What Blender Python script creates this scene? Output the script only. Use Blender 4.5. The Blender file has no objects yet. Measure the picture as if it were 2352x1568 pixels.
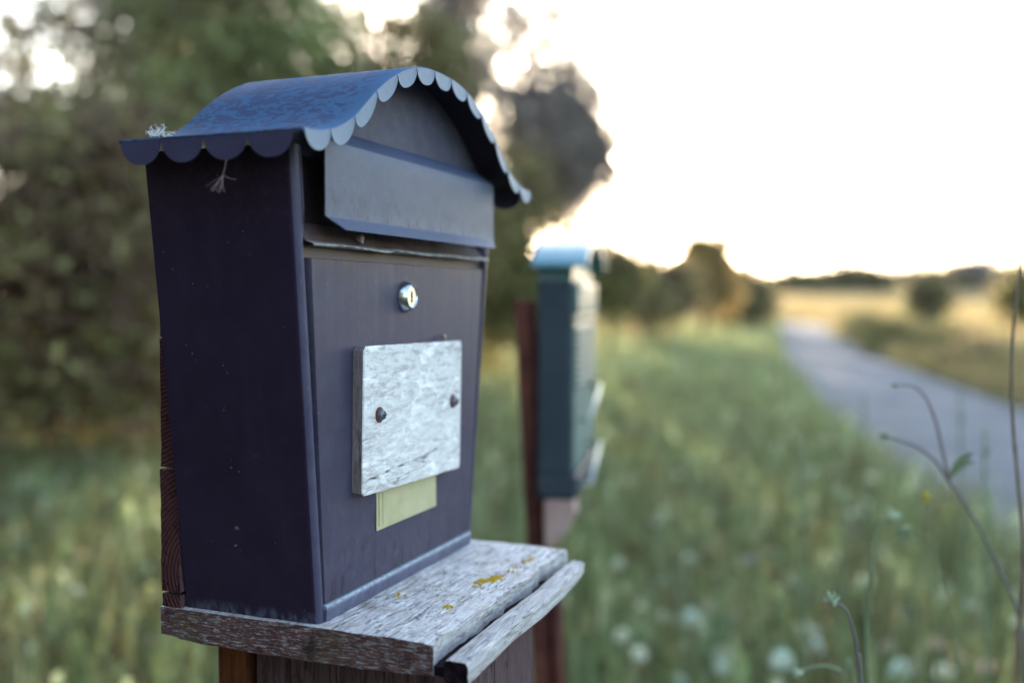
import bpy, bmesh, math, random
import numpy as np
from mathutils import Vector, Matrix, noise as mnoise

random.seed(7); RNG = np.random.default_rng(7)
scn = bpy.context.scene
COL = scn.collection
CAMZ = 1.4
PITCH = .0397
F_OVER_W = 4078.5 / 4096.0
YAW = .3764

# ------------------------------------------------------------------ helpers
def tag(o, label=None, cat=None, group=None, kind=None):
    if label: o['label'] = label
    if cat: o['category'] = cat
    if group: o['group'] = group
    if kind: o['kind'] = kind
    return o

def empty(name, loc=(0, 0, 0), rz=0, parent=None):
    o = bpy.data.objects.new(name, None)
    o.empty_display_size = .1
    COL.objects.link(o); o.location = loc; o.rotation_euler = (0, 0, rz)
    if parent: o.parent = parent
    return o

def mesh_obj(name, verts, faces, mat=None, parent=None, smooth=False, mats=None, mi=None):
    me = bpy.data.meshes.new(name)
    me.from_pydata([tuple(v) for v in verts], [], [tuple(f) for f in faces])
    return fin(name, me, mat, parent, smooth, mats, mi)

def fin(name, me, mat, parent, smooth, mats=None, mi=None):
    for m in (mats or [mat]):
        me.materials.append(m)
    if mi is not None:
        me.polygons.foreach_set('material_index', np.array(mi, dtype=np.int32))
    if smooth:
        me.polygons.foreach_set('use_smooth', np.ones(len(me.polygons), dtype=bool))
    me.update()
    o = bpy.data.objects.new(name, me)
    COL.objects.link(o)
    if parent: o.parent = parent
    return o

def np_mesh(name, V, Fq, mat, parent=None, rnd=None, smooth=False):
    """V (n,3), Fq (m,4 or 3)"""
    me = bpy.data.meshes.new(name)
    k = Fq.shape[1]
    me.vertices.add(len(V)); me.vertices.foreach_set('co', V.astype(np.float32).ravel())
    me.loops.add(Fq.size); me.loops.foreach_set('vertex_index', Fq.astype(np.int32).ravel())
    me.polygons.add(len(Fq)); me.polygons.foreach_set('loop_start', np.arange(0, Fq.size, k, dtype=np.int32))
    me.update(calc_edges=True)
    if rnd is not None:
        a = me.attributes.new('rnd', 'FLOAT', 'POINT')
        a.data.foreach_set('value', rnd.astype(np.float32))
    return fin(name, me, mat, parent, smooth)

def bm_obj(name, bm, mat, parent=None, smooth=False, mats=None):
    me = bpy.data.meshes.new(name)
    bmesh.ops.recalc_face_normals(bm, faces=bm.faces)
    bm.to_mesh(me); bm.free()
    mi = [p.material_index for p in me.polygons]
    return fin(name, me, mat, parent, smooth, mats, mi if mats else None)

class MB:
    def __init__(s): s.v = []; s.f = []
    def add(s, v, f):
        b = len(s.v); s.v += [tuple(p) for p in v]; s.f += [tuple(i + b for i in q) for q in f]
    def box(s, a, b):
        x0, y0, z0 = a; x1, y1, z1 = b
        s.add([(x0,y0,z0),(x1,y0,z0),(x1,y1,z0),(x0,y1,z0),(x0,y0,z1),(x1,y0,z1),(x1,y1,z1),(x0,y1,z1)],
              [(0,3,2,1),(4,5,6,7),(0,1,5,4),(1,2,6,5),(2,3,7,6),(3,0,4,7)])
    def tube(s, pts, rad, n=8, cap=True):
        pts = [Vector(p) for p in pts]
        if not hasattr(rad, '__len__'): rad = [rad] * len(pts)
        rings = []; up = Vector((.31, .17, 1)).normalized(); V = []
        t0 = None
        for i, p in enumerate(pts):
            t = (pts[min(i+1, len(pts)-1)] - pts[max(i-1, 0)]).normalized()
            a = t.cross(up)
            if a.length < 1e-3: a = t.cross(Vector((1, 0, 0)))
            a.normalize(); b = t.cross(a).normalized(); up = b.cross(t) if False else up
            for k in range(n):
                th = 2 * math.pi * k / n
                V.append(p + rad[i] * (math.cos(th) * a + math.sin(th) * b))
        Fc = []
        for i in range(len(pts) - 1):
            for k in range(n):
                k2 = (k + 1) % n
                Fc.append((i*n+k, i*n+k2, (i+1)*n+k2, (i+1)*n+k))
        if cap:
            Fc.append(tuple(range(n))[::-1]); Fc.append(tuple((len(pts)-1)*n + k for k in range(n)))
        s.add(V, Fc)
    def build(s, name, mat, parent=None, smooth=False):
        return mesh_obj(name, s.v, s.f, mat, parent, smooth)

def bevel(o, w, seg=2, ang=40):
    m = o.modifiers.new('bevel', 'BEVEL'); m.width = w; m.segments = seg
    m.limit_method = 'ANGLE'; m.angle_limit = math.radians(ang); m.harden_normals = False
    return o

def smoothed(pts, n=10):
    """Catmull-Rom through pts"""
    P = [Vector(p) for p in pts]; P = [P[0]*2-P[1]] + P + [P[-1]*2-P[-2]]
    out = []
    for i in range(1, len(P) - 2):
        for k in range(n):
            t = k / n
            a, b, c, d = P[i-1], P[i], P[i+1], P[i+2]
            out.append(.5 * ((2*b) + (c-a)*t + (2*a-5*b+4*c-d)*t*t + (3*b-a-3*c+d)*t**3))
    out.append(P[-2]); return out

def pix(px, py, depth):
    """world point for a photograph position (2352 wide) at a given forward distance"""
    f = 2352 * F_OVER_W
    X = (px - 1176) / f; U = -(py - 784) / f
    d = Vector((X, math.cos(PITCH) + U*math.sin(PITCH), U*math.cos(PITCH) - math.sin(PITCH)))
    return Vector((0, 0, CAMZ)) + d * (depth / d.y)

# ------------------------------------------------------------------ node materials
class NT:
    def __init__(s, name):
        s.m = bpy.data.materials.new(name); s.m.use_nodes = True
        s.n = s.m.node_tree.nodes; s.l = s.m.node_tree.links
        s.b = s.n['Principled BSDF']; s.out = s.n['Material Output']
    def node(s, t, **k):
        n = s.n.new(t)
        for a, b in k.items(): setattr(n, a, b)
        return n
    def link(s, a, b): s.l.new(a, b)
    def coord(s, scale=(1,1,1), rot=(0,0,0), kind='Object'):
        tc = s.node('ShaderNodeTexCoord'); mp = s.node('ShaderNodeMapping')
        mp.inputs['Scale'].default_value = scale; mp.inputs['Rotation'].default_value = rot
        s.link(tc.outputs[kind], mp.inputs[0]); return mp.outputs[0]
    def noise(s, vec, scale, detail=6, rough=.6, dist=0):
        n = s.node('ShaderNodeTexNoise'); n.inputs['Scale'].default_value = scale
        n.inputs['Detail'].default_value = detail; n.inputs['Roughness'].default_value = rough
        n.inputs['Distortion'].default_value = dist
        s.link(vec, n.inputs['Vector']); return n.outputs[0]
    def ramp(s, fac, stops, interp='LINEAR'):
        r = s.node('ShaderNodeValToRGB'); e = r.color_ramp.elements; r.color_ramp.interpolation = interp
        while len(e) < len(stops): e.new(.5)
        for i, (p, c) in enumerate(stops):
            e[i].position = p
            if not hasattr(c, '__len__'): c = (c, c, c)
            e[i].color = (*c[:3], 1)
        s.link(fac, r.inputs[0]); return r.outputs[0]
    def mix(s, fac, a, b, mode='MIX'):
        m = s.node('ShaderNodeMix', data_type='RGBA', blend_type=mode)
        for sock, v in ((m.inputs[0], fac), (m.inputs[6], a), (m.inputs[7], b)):
            if hasattr(v, 'links') or isinstance(v, bpy.types.NodeSocket): s.link(v, sock)
            elif sock == m.inputs[0]: sock.default_value = v
            else: sock.default_value = (*v[:3], 1)
        return m.outputs[2]
    def math(s, op, a, b=None):
        m = s.node('ShaderNodeMath', operation=op)
        for i, v in enumerate((a, b)):
            if v is None: continue
            if isinstance(v, bpy.types.NodeSocket): s.link(v, m.inputs[i])
            else: m.inputs[i].default_value = v
        return m.outputs[0]
    def bump(s, h, strength=.3, dist=.001):
        b = s.node('ShaderNodeBump'); b.inputs['Strength'].default_value = strength
        b.inputs['Distance'].default_value = dist
        s.link(h, b.inputs['Height']); s.link(b.outputs[0], s.b.inputs['Normal'])
    def set(s, **k):
        for a, v in k.items():
            sock = s.b.inputs[a.replace('_', ' ')]
            if isinstance(v, bpy.types.NodeSocket): s.link(v, sock)
            elif hasattr(v, '__len__') and len(v) == 3: sock.default_value = (*v, 1)
            else: sock.default_value = v
        return s.m

def sep(t, vec):
    s = t.node('ShaderNodeSeparateXYZ'); t.link(vec, s.inputs[0]); return s.outputs

def mrange(t, v, a, b, c=0., d=1.):
    m = t.node('ShaderNodeMapRange'); m.inputs[1].default_value = a; m.inputs[2].default_value = b
    m.inputs[3].default_value = c; m.inputs[4].default_value = d
    t.link(v, m.inputs[0]); return m.outputs[0]

def paint(name, c1, c2, rough=.42, dust=(.30,.33,.40), dusty=.25, spec=.5, streaks=False, foot=False, drips=False):
    t = NT(name)
    co = t.coord()
    big = t.noise(co, 9, 5, .6)
    col = t.mix(t.ramp(big, [(.35, 0), (.65, 1)]), c1, c2)
    fine = t.noise(co, 900, 3, .7)
    mid = t.noise(co, 60, 8, .65)
    dmask = t.math('MULTIPLY', t.ramp(mid, [(.45, 0), (.75, 1)]), dusty)
    col = t.mix(dmask, col, dust)
    # tiny pale specks
    vor = t.node('ShaderNodeTexVoronoi'); vor.inputs['Scale'].default_value = 130
    t.link(co, vor.inputs['Vector'])
    spk = t.ramp(vor.outputs['Distance'], [(.035, 1), (.07, 0)])
    spk2 = t.math('MULTIPLY', spk, t.ramp(t.noise(co, 47, 2, .5), [(.52, 0), (.58, 1)]))
    col = t.mix(t.math('MULTIPLY', spk2, .6), col, (.42,.46,.52))
    if streaks:
        st = t.noise(t.coord((260, 60, 55)), 1, 5, .65)
        sm = t.ramp(st, [(.56, 0), (.66, 1)])
        z = sep(t, t.coord())[2]
        low = mrange(t, z, .366, .340)
        mask = t.math('MULTIPLY', t.math('MULTIPLY', sm, low), .85)
        col = t.mix(mask, col, (.032,.030,.050))
        bl = t.math('MULTIPLY', t.ramp(t.noise(t.coord((40, 40, 60)), 1, 6, .7), [(.5, 0), (.66, 1)]), mrange(t, z, .40, .335))
        col = t.mix(t.math('MULTIPLY', bl, .6), col, (.060,.055,.088))
    # hairline scratches and pale scuffs
    for q, (sc_, rt) in enumerate((((700, 60, 60), (0, .5, .3)), ((60, 60, 500), (.4, 0, .7)))):
        sn = t.noise(t.coord(sc_, rt), 1, 2, .5)
        sm_ = t.math('MULTIPLY', t.ramp(sn, [(.76, 0), (.775, 1)]), t.ramp(t.noise(co, 21 + 9*q, 2, .5), [(.5, 0), (.6, 1)]))
        col = t.mix(t.math('MULTIPLY', sm_, .35), col, (.30,.31,.36))
    if foot:
        z = sep(t, t.coord())[2]; y_ = sep(t, t.coord())[1]
        fm = t.math('MULTIPLY', mrange(t, z, .011, .0), t.ramp(t.noise(t.coord((90, 110, 40)), 1, 6, .7), [(.45, 0), (.68, 1)]))
        col = t.mix(t.math('MULTIPLY', fm, .65), col, (.20,.23,.30))
        wv = t.noise(t.coord((1, 30, 5)), 1, 5, .6)
        col = t.mix(t.math('MULTIPLY', t.ramp(wv, [(.52, 0), (.7, 1)]), .15), col, (.050,.040,.070))
        tm = t.math('MULTIPLY', mrange(t, z, .30, .37), t.ramp(t.noise(co, 120, 7, .75), [(.53, 0), (.62, 1)]))
        col = t.mix(t.math('MULTIPLY', tm, .5), col, (.075,.030,.045))
    if drips:
        z = sep(t, t.coord())[2]
        dn = t.noise(t.coord((70, 30, 4)), 1, 6, .65)
        dm = t.math('MULTIPLY', t.ramp(dn, [(.48, 0), (.66, 1)]), mrange(t, z, .20, .305))
        col = t.mix(t.math('MULTIPLY', dm, .35), col, (.12,.12,.16))
        d2 = t.math('MULTIPLY', t.ramp(t.noise(t.coord((90, 30, 22)), 1, 6, .65), [(.53, 0), (.64, 1)]), mrange(t, z, .085, .02))
        col = t.mix(t.math('MULTIPLY', d2, .7), col, (.030,.020,.028))
        d3 = t.math('MULTIPLY', t.ramp(t.noise(t.coord((160, 30, 60)), 1, 6, .7), [(.45, 0), (.6, 1)]), mrange(t, z, .288, .304))
        col = t.mix(t.math('MULTIPLY', d3, .6), col, (.13,.075,.060))
    rn = t.math('ADD', t.math('MULTIPLY', mid, .22), rough - .1)
    t.bump(t.math('ADD', fine, t.math('MULTIPLY', mid, .5)), .22, .0006)
    return t.set(Base_Color=col, Roughness=rn, Specular_IOR_Level=spec)

def wood(name, axis, light, dark, crack=(.03,.02,.02), lich=False, scale=1.0, contrast=1.0, rough=.85, bumpd=.0012, grain=1.0, blotch=.75, patches=False):
    """weathered wood; grain runs along the given object axis"""
    t = NT(name)
    s = [1, 1, 1]
    def sc(along, across):
        q = [across * scale] * 3; q[axis] = along * scale; return tuple(q)
    g1 = t.noise(t.coord(sc(26*grain, 260)), 1, 9, .74, .4)
    g2 = t.noise(t.coord(sc(3, 45)), 1, 4, .6, .6)
    blot = t.noise(t.coord(sc(35, 110)), 1, 8, .7, .3)
    col = t.mix(t.ramp(g1, [(.5 - .13/contrast, 0), (.5 + .13/contrast, 1)]), dark, light)
    mid = tuple(.5*(a+b) for a, b in zip(light, dark))
    col = t.mix(t.math('MULTIPLY', t.ramp(g2, [(.4, 1), (.6, 0)]), .6), col, mid)
    bm_ = t.ramp(blot, [(.55, 0), (.66, 1)])
    col = t.mix(t.math('MULTIPLY', bm_, blotch), col, tuple(d*.55 for d in dark))
    if patches:
        pn = t.noise(t.coord((55, 20, 190)), 1, 8, .68, .5)
        pw = t.noise(t.coord((9, 9, 11)), 1, 3, .5)
        pm = t.math('MULTIPLY', t.ramp(pn, [(.49, 0), (.60, 1)]), t.ramp(pw, [(.34, .3), (.6, 1)]))
        col = t.mix(t.math('MULTIPLY', pm, .8), col, (.40,.365,.37))
        hi_ = t.noise(t.coord((30, 20, 80)), 1, 6, .6, .3)
        col = t.mix(t.ramp(hi_, [(.56, 0), (.66, .8)]), col, (.97,.98,.98))
    ck = t.noise(t.coord(sc(5, 120)), 1, 3, .5, .3)
    cm = t.ramp(t.math('ABSOLUTE', t.math('SUBTRACT', ck, .5)), [(.0, 1), (.012, 0)])
    cm = t.math('MULTIPLY', cm, t.ramp(g2, [(.5, 0), (.6, 1)]))
    col = t.mix(cm, col, crack)
    if lich:
        ln = t.noise(t.coord(), 55, 6, .6)
        ln2 = t.noise(t.coord(), 11, 3, .5)
        lm = t.math('MULTIPLY', t.ramp(ln, [(.60, 0), (.68, 1)]), t.ramp(ln2, [(.5, 0), (.6, 1)]))
        col = t.mix(t.math('MULTIPLY', lm, .75), col, (.33,.20,.05))
        r2 = t.noise(t.coord(), 23, 5, .6)
        col = t.mix(t.math('MULTIPLY', t.ramp(r2, [(.52, 0), (.68, 1)]), .45), col, (.20,.12,.09))
        dk = t.math('SUBTRACT', t.noise(t.coord((95, 250, 150)), 1, 8, .78), t.math('MULTIPLY', t.ramp(t.noise(t.coord(), 26, 3, .5), [(.4, .0), (.62, 1)]), .05))
        col = t.mix(t.math('MULTIPLY', t.ramp(dk, [(.53, 0), (.575, 1)]), .85), col, (.060,.045,.055))
    h = t.math('SUBTRACT', t.math('ADD', g1, t.math('MULTIPLY', blot, .4)), t.math('MULTIPLY', cm, 1.5))
    t.bump(h, .8, bumpd)
    return t.set(Base_Color=col, Roughness=rough, Specular_IOR_Level=.25)

def simple(name, c, rough=.5, metal=0., var=None, vs=40, bumps=0, spec=.5):
    t = NT(name); col = c
    if var:
        col = t.mix(t.ramp(t.noise(t.coord(), vs, 6, .65), [(.35, 0), (.65, 1)]), c, var)
    if bumps: t.bump(t.noise(t.coord(), vs*6, 4, .6), bumps, .0008)
    return t.set(Base_Color=col, Roughness=rough, Metallic=metal, Specular_IOR_Level=spec)

def leafmat(name, stops, trans=.35, patch=None, rough=.55, patch_scale=.8, column=False, patch2=None):
    """stops: colours chosen per blade/leaf by the random attribute"""
    t = NT(name)
    at = t.node('ShaderNodeAttribute'); at.attribute_name = 'rnd'
    col = t.ramp(at.outputs['Fac'], stops)
    if patch:
        p = t.noise(t.coord((1, 1, .12 if column else 1)), patch_scale, 4, .6)
        col = t.mix(t.math('MULTIPLY', t.ramp(p, [(.42, 0), (.6, 1)]), .8), col, patch)
    if patch2:
        p2 = t.noise(t.coord((1, 1, .12 if column else .9), (.4, .2, 0)), patch_scale*1.37, 3, .6)
        col = t.mix(t.math('MULTIPLY', t.ramp(p2, [(.55, 0), (.66, 1)]), .7), col, patch2)
    t.set(Base_Color=col, Roughness=rough, Specular_IOR_Level=.2)
    tr = t.node('ShaderNodeBsdfTranslucent'); t.link(col, tr.inputs[0])
    mx = t.node('ShaderNodeMixShader'); mx.inputs[0].default_value = trans
    t.link(t.b.outputs[0], mx.inputs[1]); t.link(tr.outputs[0], mx.inputs[2])
    t.link(mx.outputs[0], t.out.inputs[0]); return t.m

# ------------------------------------------------------------------ materials
M = {}
M['side'] = paint('mailbox side paint', (.024,.0155,.036), (.030,.020,.043), .6, dusty=.16, dust=(.052,.046,.074), spec=.10, foot=True)  # same metal paint as the door, darkened for the shaded side
M['corner'] = paint('mailbox folded corner paint with sky sheen in colour', (0.0553,0.0510,0.0978), (0.0765,0.0723,0.1190), .45, dusty=.3, dust=(0.1275,0.1445,0.1955), spec=.2)  # door paint lightened: the sky reflected in the fold is put into the colour
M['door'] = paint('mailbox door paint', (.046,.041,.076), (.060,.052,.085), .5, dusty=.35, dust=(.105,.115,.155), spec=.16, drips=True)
M['flap'] = paint('mailbox flap paint', (0.0850,0.0986,0.1462), (0.1054,0.1156,0.1598), .5, dusty=.5, dust=(0.1564,0.1768,0.2176), spec=.13, streaks=True)  # same metal paint, lightened to carry the sky's reflection
M['bend'] = paint('mailbox flap bent edge with sky light in colour', (.045,.060,.115), (.060,.078,.140), .5, dusty=.2, dust=(.16,.19,.26), spec=.12)  # blue of the sky on the tilted bends is put into the colour
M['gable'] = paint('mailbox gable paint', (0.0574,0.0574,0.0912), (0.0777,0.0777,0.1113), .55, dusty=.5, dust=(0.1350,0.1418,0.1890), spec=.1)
M['inner'] = paint('mailbox recess paint', (0.044,0.029,0.040), (0.068,0.040,0.040), .55, dusty=.4, dust=(0.104,0.080,0.080))
M['trim'] = paint('mailbox fringe paint with light in colour', (.16,.20,.265), (.19,.23,.295), .5, dusty=.4, dust=(.26,.31,.37), spec=.15)  # lit version of the fringe, brightness put into the colour
M['sidetrim'] = paint('mailbox eave fringe paint with shade in colour', (0.0465,0.0435,0.1020), (0.0630,0.0585,0.1320), .5, dusty=.25, dust=(0.0915,0.1020,0.2040))  # shaded version of the same fringe, darkness put into the colour
def ledge_mat():
    t = NT('mailbox ledge grime'); co = t.coord()
    col = t.mix(t.ramp(t.noise(co, 30, 6, .65), [(.35,0),(.65,1)]), (.06,.038,.048), (.13,.10,.11))
    col = t.mix(t.ramp(t.noise(co, 70, 7, .7), [(.55,0),(.68,1)]), col, (.17,.075,.03))
    z = sep(t, co)[2]
    edge = t.math('MULTIPLY', mrange(t, z, .3185, .3155), t.ramp(t.noise(co, 120, 5, .7), [(.35,.2),(.6,1)]))
    col = t.mix(edge, col, (.38,.38,.39))
    t.bump(t.noise(co, 300, 5, .7), .5, .001)
    return t.set(Base_Color=col, Roughness=.7)
M['ledge'] = ledge_mat()
M['deep'] = paint('mailbox slot shadow colour', (0.021,0.014,0.025), (0.035,0.022,0.032), .6, dusty=.15, dust=(0.070,0.063,0.084))  # shadow behind the flap painted as a darker colour
def lip_mat():
    t = NT('mailbox bottom lip'); co = t.coord(); z = sep(t, co)[2]
    col = t.mix(t.ramp(t.noise(co, 60, 6, .7), [(.35,0),(.65,1)]), (.045,.048,.10), (.08,.09,.16))
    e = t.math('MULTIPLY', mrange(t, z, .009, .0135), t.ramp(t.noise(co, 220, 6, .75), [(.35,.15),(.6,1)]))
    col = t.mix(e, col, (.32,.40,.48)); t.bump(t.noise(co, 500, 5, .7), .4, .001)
    return t.set(Base_Color=col, Roughness=.55)
M['lip'] = lip_mat()
def roof_mat():
    t = NT('roof paint with dried rain film')
    co = t.coord((1, .62, 1))
    # dried drop edges: warped noise islands
    n1 = t.noise(t.coord((1, .6, 1)), 150, 1.6, .45, .9)
    n2 = t.noise(t.coord((1, .8, 1)), 17, 3, .55, .3)
    thr = t.math('SUBTRACT', n1, t.ramp(n2, [(.36, .575), (.56, .455)]))
    m = mrange(t, thr, -.006, .010)
    m.node.clamp = True
    big = t.noise(t.coord(), 6, 4, .6)
    # keep a plain margin near the front edge and the ridge
    y = sep(t, t.coord())[1]
    keep = mrange(t, y, -.034, -.015)
    m = t.math('MULTIPLY', m, keep)
    base = t.mix(t.ramp(big, [(.35,0),(.65,1)]), (.052,.110,.215), (.070,.138,.255))
    base = t.mix(t.math('MULTIPLY', t.ramp(t.noise(t.coord(), 700, 3, .7), [(.4,0),(.7,1)]), .25), base, (.12,.19,.30))
    col = t.mix(t.math('MULTIPLY', m, .85), base, (.030,.050,.125))
    # faint grain bump, rain marks slightly sunk
    t.bump(t.math('ADD', t.noise(t.coord(), 600, 3, .6), t.math('MULTIPLY', m, -.6)), .15, .0005)
    r = t.math('SUBTRACT', .8, t.math('MULTIPLY', m, .2))
    return t.set(Base_Color=col, Roughness=r, Specular_IOR_Level=.05)
M['roof'] = roof_mat()
M['under'] = simple('roof underside', (.022,.014,.028), .7)
M['steel'] = simple('bright lock steel', (.62,.68,.72), .22, 1.0, var=(.45,.5,.55), vs=200, bumps=.1)
M['lockface'] = simple('lock face metal', (.55,.56,.55), .38, .7, var=(.42,.43,.44), vs=300)
M['black'] = simple('dark slot', (.006,.006,.008), .7)
M['screw'] = simple('grey screw', (.20,.22,.26), .42, .7, var=(.13,.12,.14), vs=500, bumps=.3)
M['rust'] = simple('rusty washer', (.09,.035,.025), .8, .2, var=(.16,.06,.03), vs=400, bumps=.4)
M['tag'] = simple('yellowed plastic', (.50,.48,.31), .45, 0, var=(.43,.40,.22), vs=35, spec=.2)
M['shelf_top'] = wood('weathered grey wood', 0, (.88,.88,.86), (.27,.23,.25), lich=True, scale=1.15)
M['shelf_end'] = wood('brown weathered end wood', 1, (.20,.145,.135), (.075,.045,.047), scale=1.6, contrast=1.0)
def end_mat():
    t = NT('flaking brown wood end'); 
    n1 = t.noise(t.coord((1, 45, 210)), 1, 8, .72, .5)
    n2 = t.noise(t.coord((1, 85, 520)), 1, 9, .82, .4)
    n3 = t.noise(t.coord(), 14, 4, .6)
    col = t.mix(t.ramp(n1, [(.35,0),(.65,1)]), (.075,.033,.035), (.215,.102,.088))
    col = t.mix(t.ramp(n2, [(.52,0),(.58,1)]), col, (.46,.45,.47))
    col = t.mix(t.math('MULTIPLY', t.ramp(n3, [(.5,0),(.7,1)]), .7), col, (.14,.11,.055))
    col = t.mix(t.math('MULTIPLY', t.ramp(t.noise(t.coord(), 45, 6, .7), [(.55,0),(.65,1)]), .7), col, (.03,.018,.028))
    t.bump(t.math('ADD', n1, n2), 1.0, .003)
    return t.set(Base_Color=col, Roughness=.9, Specular_IOR_Level=.2)
M['end'] = end_mat()
M['split'] = wood('pale split edge', 0, (.64,.64,.63), (.23,.20,.22), scale=1.5)
M['crevice'] = simple('dark rotten crevice', (.022,.012,.018), .95, 0, var=(.010,.005,.008), vs=150, bumps=1, spec=.1)
M['plaque'] = wood('silver weathered plaque', 0, (.92,.94,.94), (.48,.45,.45), scale=1.0, contrast=.75, grain=1.8, blotch=.28, patches=True)
M['plaque_edge'] = wood('plaque cut edge', 2, (.30,.27,.28), (.12,.08,.085), scale=1.6)
def endgrain_mat():
    t = NT('dark end grain')
    co = t.coord((1,1,1))
    w = t.node('ShaderNodeTexWave', wave_type='RINGS', rings_direction='X')
    w.inputs['Scale'].default_value = 85; w.inputs['Distortion'].default_value = 3; w.inputs['Detail'].default_value = 3
    tc = t.node('ShaderNodeTexCoord'); mp = t.node('ShaderNodeMapping'); mp.inputs['Location'].default_value = (0, -.10, -.03)
    t.link(tc.outputs['Object'], mp.inputs[0]); t.link(mp.outputs[0], w.inputs['Vector'])
    col = t.mix(w.outputs['Fac'], (.050,.018,.020), (.095,.040,.042))
    ck = t.ramp(t.math('ABSOLUTE', t.math('SUBTRACT', t.noise(co, 60, 2, .5, .8), .5)), [(0, 1), (.012, 0)])
    col = t.mix(ck, col, (.008,.004,.006))
    t.bump(t.math('SUBTRACT', w.outputs['Fac'], t.math('MULTIPLY', ck, 3)), .6, .0012)
    return t.set(Base_Color=col, Roughness=.9, Specular_IOR_Level=.15)
M['endgrain'] = endgrain_mat()
M['post'] = wood('old brown post', 2, (0.136,0.088,0.100), (0.048,0.026,0.030), scale=.8, crack=(0.006,0.003,0.005))
M['stake'] = wood('orange brown stake', 2, (0.196,0.063,0.021), (0.049,0.015,0.011), scale=.55, crack=(0.014,0.004,0.004))
M['rustpost'] = simple('red brown rusted post', (.165,.062,.048), .8, 0, var=(.085,.034,.030), vs=18, bumps=.5, spec=.1)
M['palewood'] = simple('pale pinkish wood', (.42,.30,.27), .8, 0, var=(.34,.22,.20), vs=14)
M['box2'] = simple('dark green grey paint', (.040,.056,.072), .6, 0, var=(.055,.072,.086), vs=12, spec=.1)  # shaded version of the box paint, darkened in the colour
M['box2front'] = simple('glossy grey green box paint with light in colour', (.10,.17,.17), .35, 0, var=(.14,.21,.21), vs=20, spec=.3)  # lit front version of the box paint, brightened in the colour
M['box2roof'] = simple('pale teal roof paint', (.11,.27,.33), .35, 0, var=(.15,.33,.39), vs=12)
M['chrome'] = simple('bright metal rod', (.42,.46,.45), .35, .3)
M['lichen'] = simple('yellow lichen', (.68,.45,.02), .9, 0, var=(.50,.30,.02), vs=250, bumps=1)
M['fluff'] = simple('white seed fluff', (.85,.88,.86), .6)
M['fluffdim'] = simple('beige seed hairs', (.34,.26,.27), .7)
M['shell'] = simple('snail shell', (.46,.38,.36), .5, 0, var=(.24,.18,.18), vs=260, bumps=.3)

# ------------------------------------------------------------------ world, sun, camera
SUN_EL, SUN_AZ = math.radians(4.6), math.radians(-1.0)     # azimuth clockwise from +Y
w = bpy.data.worlds.new("World"); scn.world = w; w.use_nodes = True
nt = w.node_tree; bg = nt.nodes['Background']
sky = nt.nodes.new('ShaderNodeTexSky'); sky.sky_type = 'NISHITA'; sky.sun_disc = False
sky.sun_elevation = SUN_EL; sky.sun_rotation = SUN_AZ; sky.altitude = 50
sky.air_density = 1.0; sky.dust_density = 1.6; sky.ozone_density = 1.2
hs = nt.nodes.new('ShaderNodeHueSaturation'); hs.inputs['Saturation'].default_value = .72
nt.links.new(sky.outputs[0], hs.inputs['Color']); wb = nt.nodes.new('ShaderNodeMix'); wb.data_type = 'RGBA'; wb.blend_type = 'MULTIPLY'; wb.inputs[0].default_value = 1; wb.inputs[7].default_value = (.90, 1.0, 1.15, 1)   # white balance
nt.links.new(hs.outputs[0], wb.inputs[6]); nt.links.new(wb.outputs[2], bg.inputs[0]); bg.inputs[1].default_value = .15
sl = bpy.data.lights.new('sun', 'SUN'); sl.energy = 2.1; sl.angle = math.radians(.5); sl.color = (1.0, .80, .55)
so = bpy.data.objects.new('sun', sl); COL.objects.link(so)
sd = Vector((math.sin(SUN_AZ)*math.cos(SUN_EL), math.cos(SUN_AZ)*math.cos(SUN_EL), math.sin(SUN_EL)))
so.rotation_euler = sd.to_track_quat('Z', 'Y').to_euler(); so.location = (5, 10, 12)

cam = bpy.data.cameras.new('camera'); co_ = bpy.data.objects.new('camera', cam); COL.objects.link(co_)
co_.location = (0, 0, CAMZ); co_.rotation_euler = (math.pi/2 - PITCH, 0, 0)
cam.sensor_width = 36; cam.lens = 36 * F_OVER_W; cam.clip_start = .05; cam.clip_end = 3000
cam.dof.use_dof = True; cam.dof.focus_distance = .885; cam.dof.aperture_fstop = 1.9
scn.camera = co_
scn.view_settings.view_transform = 'Standard'; scn.view_settings.look = 'None'
scn.view_settings.exposure = 3.42; scn.view_settings.gamma = 1
scn.render.engine = 'CYCLES'
scn.cycles.use_denoising = True
scn.cycles.max_bounces = 6; scn.cycles.diffuse_bounces = 3; scn.cycles.glossy_bounces = 3
scn.cycles.transparent_max_bounces = 6; scn.cycles.sample_clamp_indirect = 6

# ------------------------------------------------------------------ MAILBOX (local: x along the front, y backwards, z up)
BX = Vector((-.161, .84, CAMZ - .2695))
def boxspace(o):       # local x = ux, local y = vx
    o.location = BX; o.rotation_euler = (0, 0, math.pi/2 - YAW); return o
# ux=(sin,cos), vx=(-cos,sin)  -> rotation by (pi/2-YAW) about z
W0, D0, TA, TC = .3146, .1353, .0490/.42, .0195
uL = lambda h: -TA*h
uR = lambda h: W0 + TA*h
vF = lambda h: -TC*h

mb = boxspace(empty('mailbox'))
tag(mb, 'dark purple metal mailbox with blue scalloped roof, nearest the camera on the wooden shelf', 'mailbox')

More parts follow.
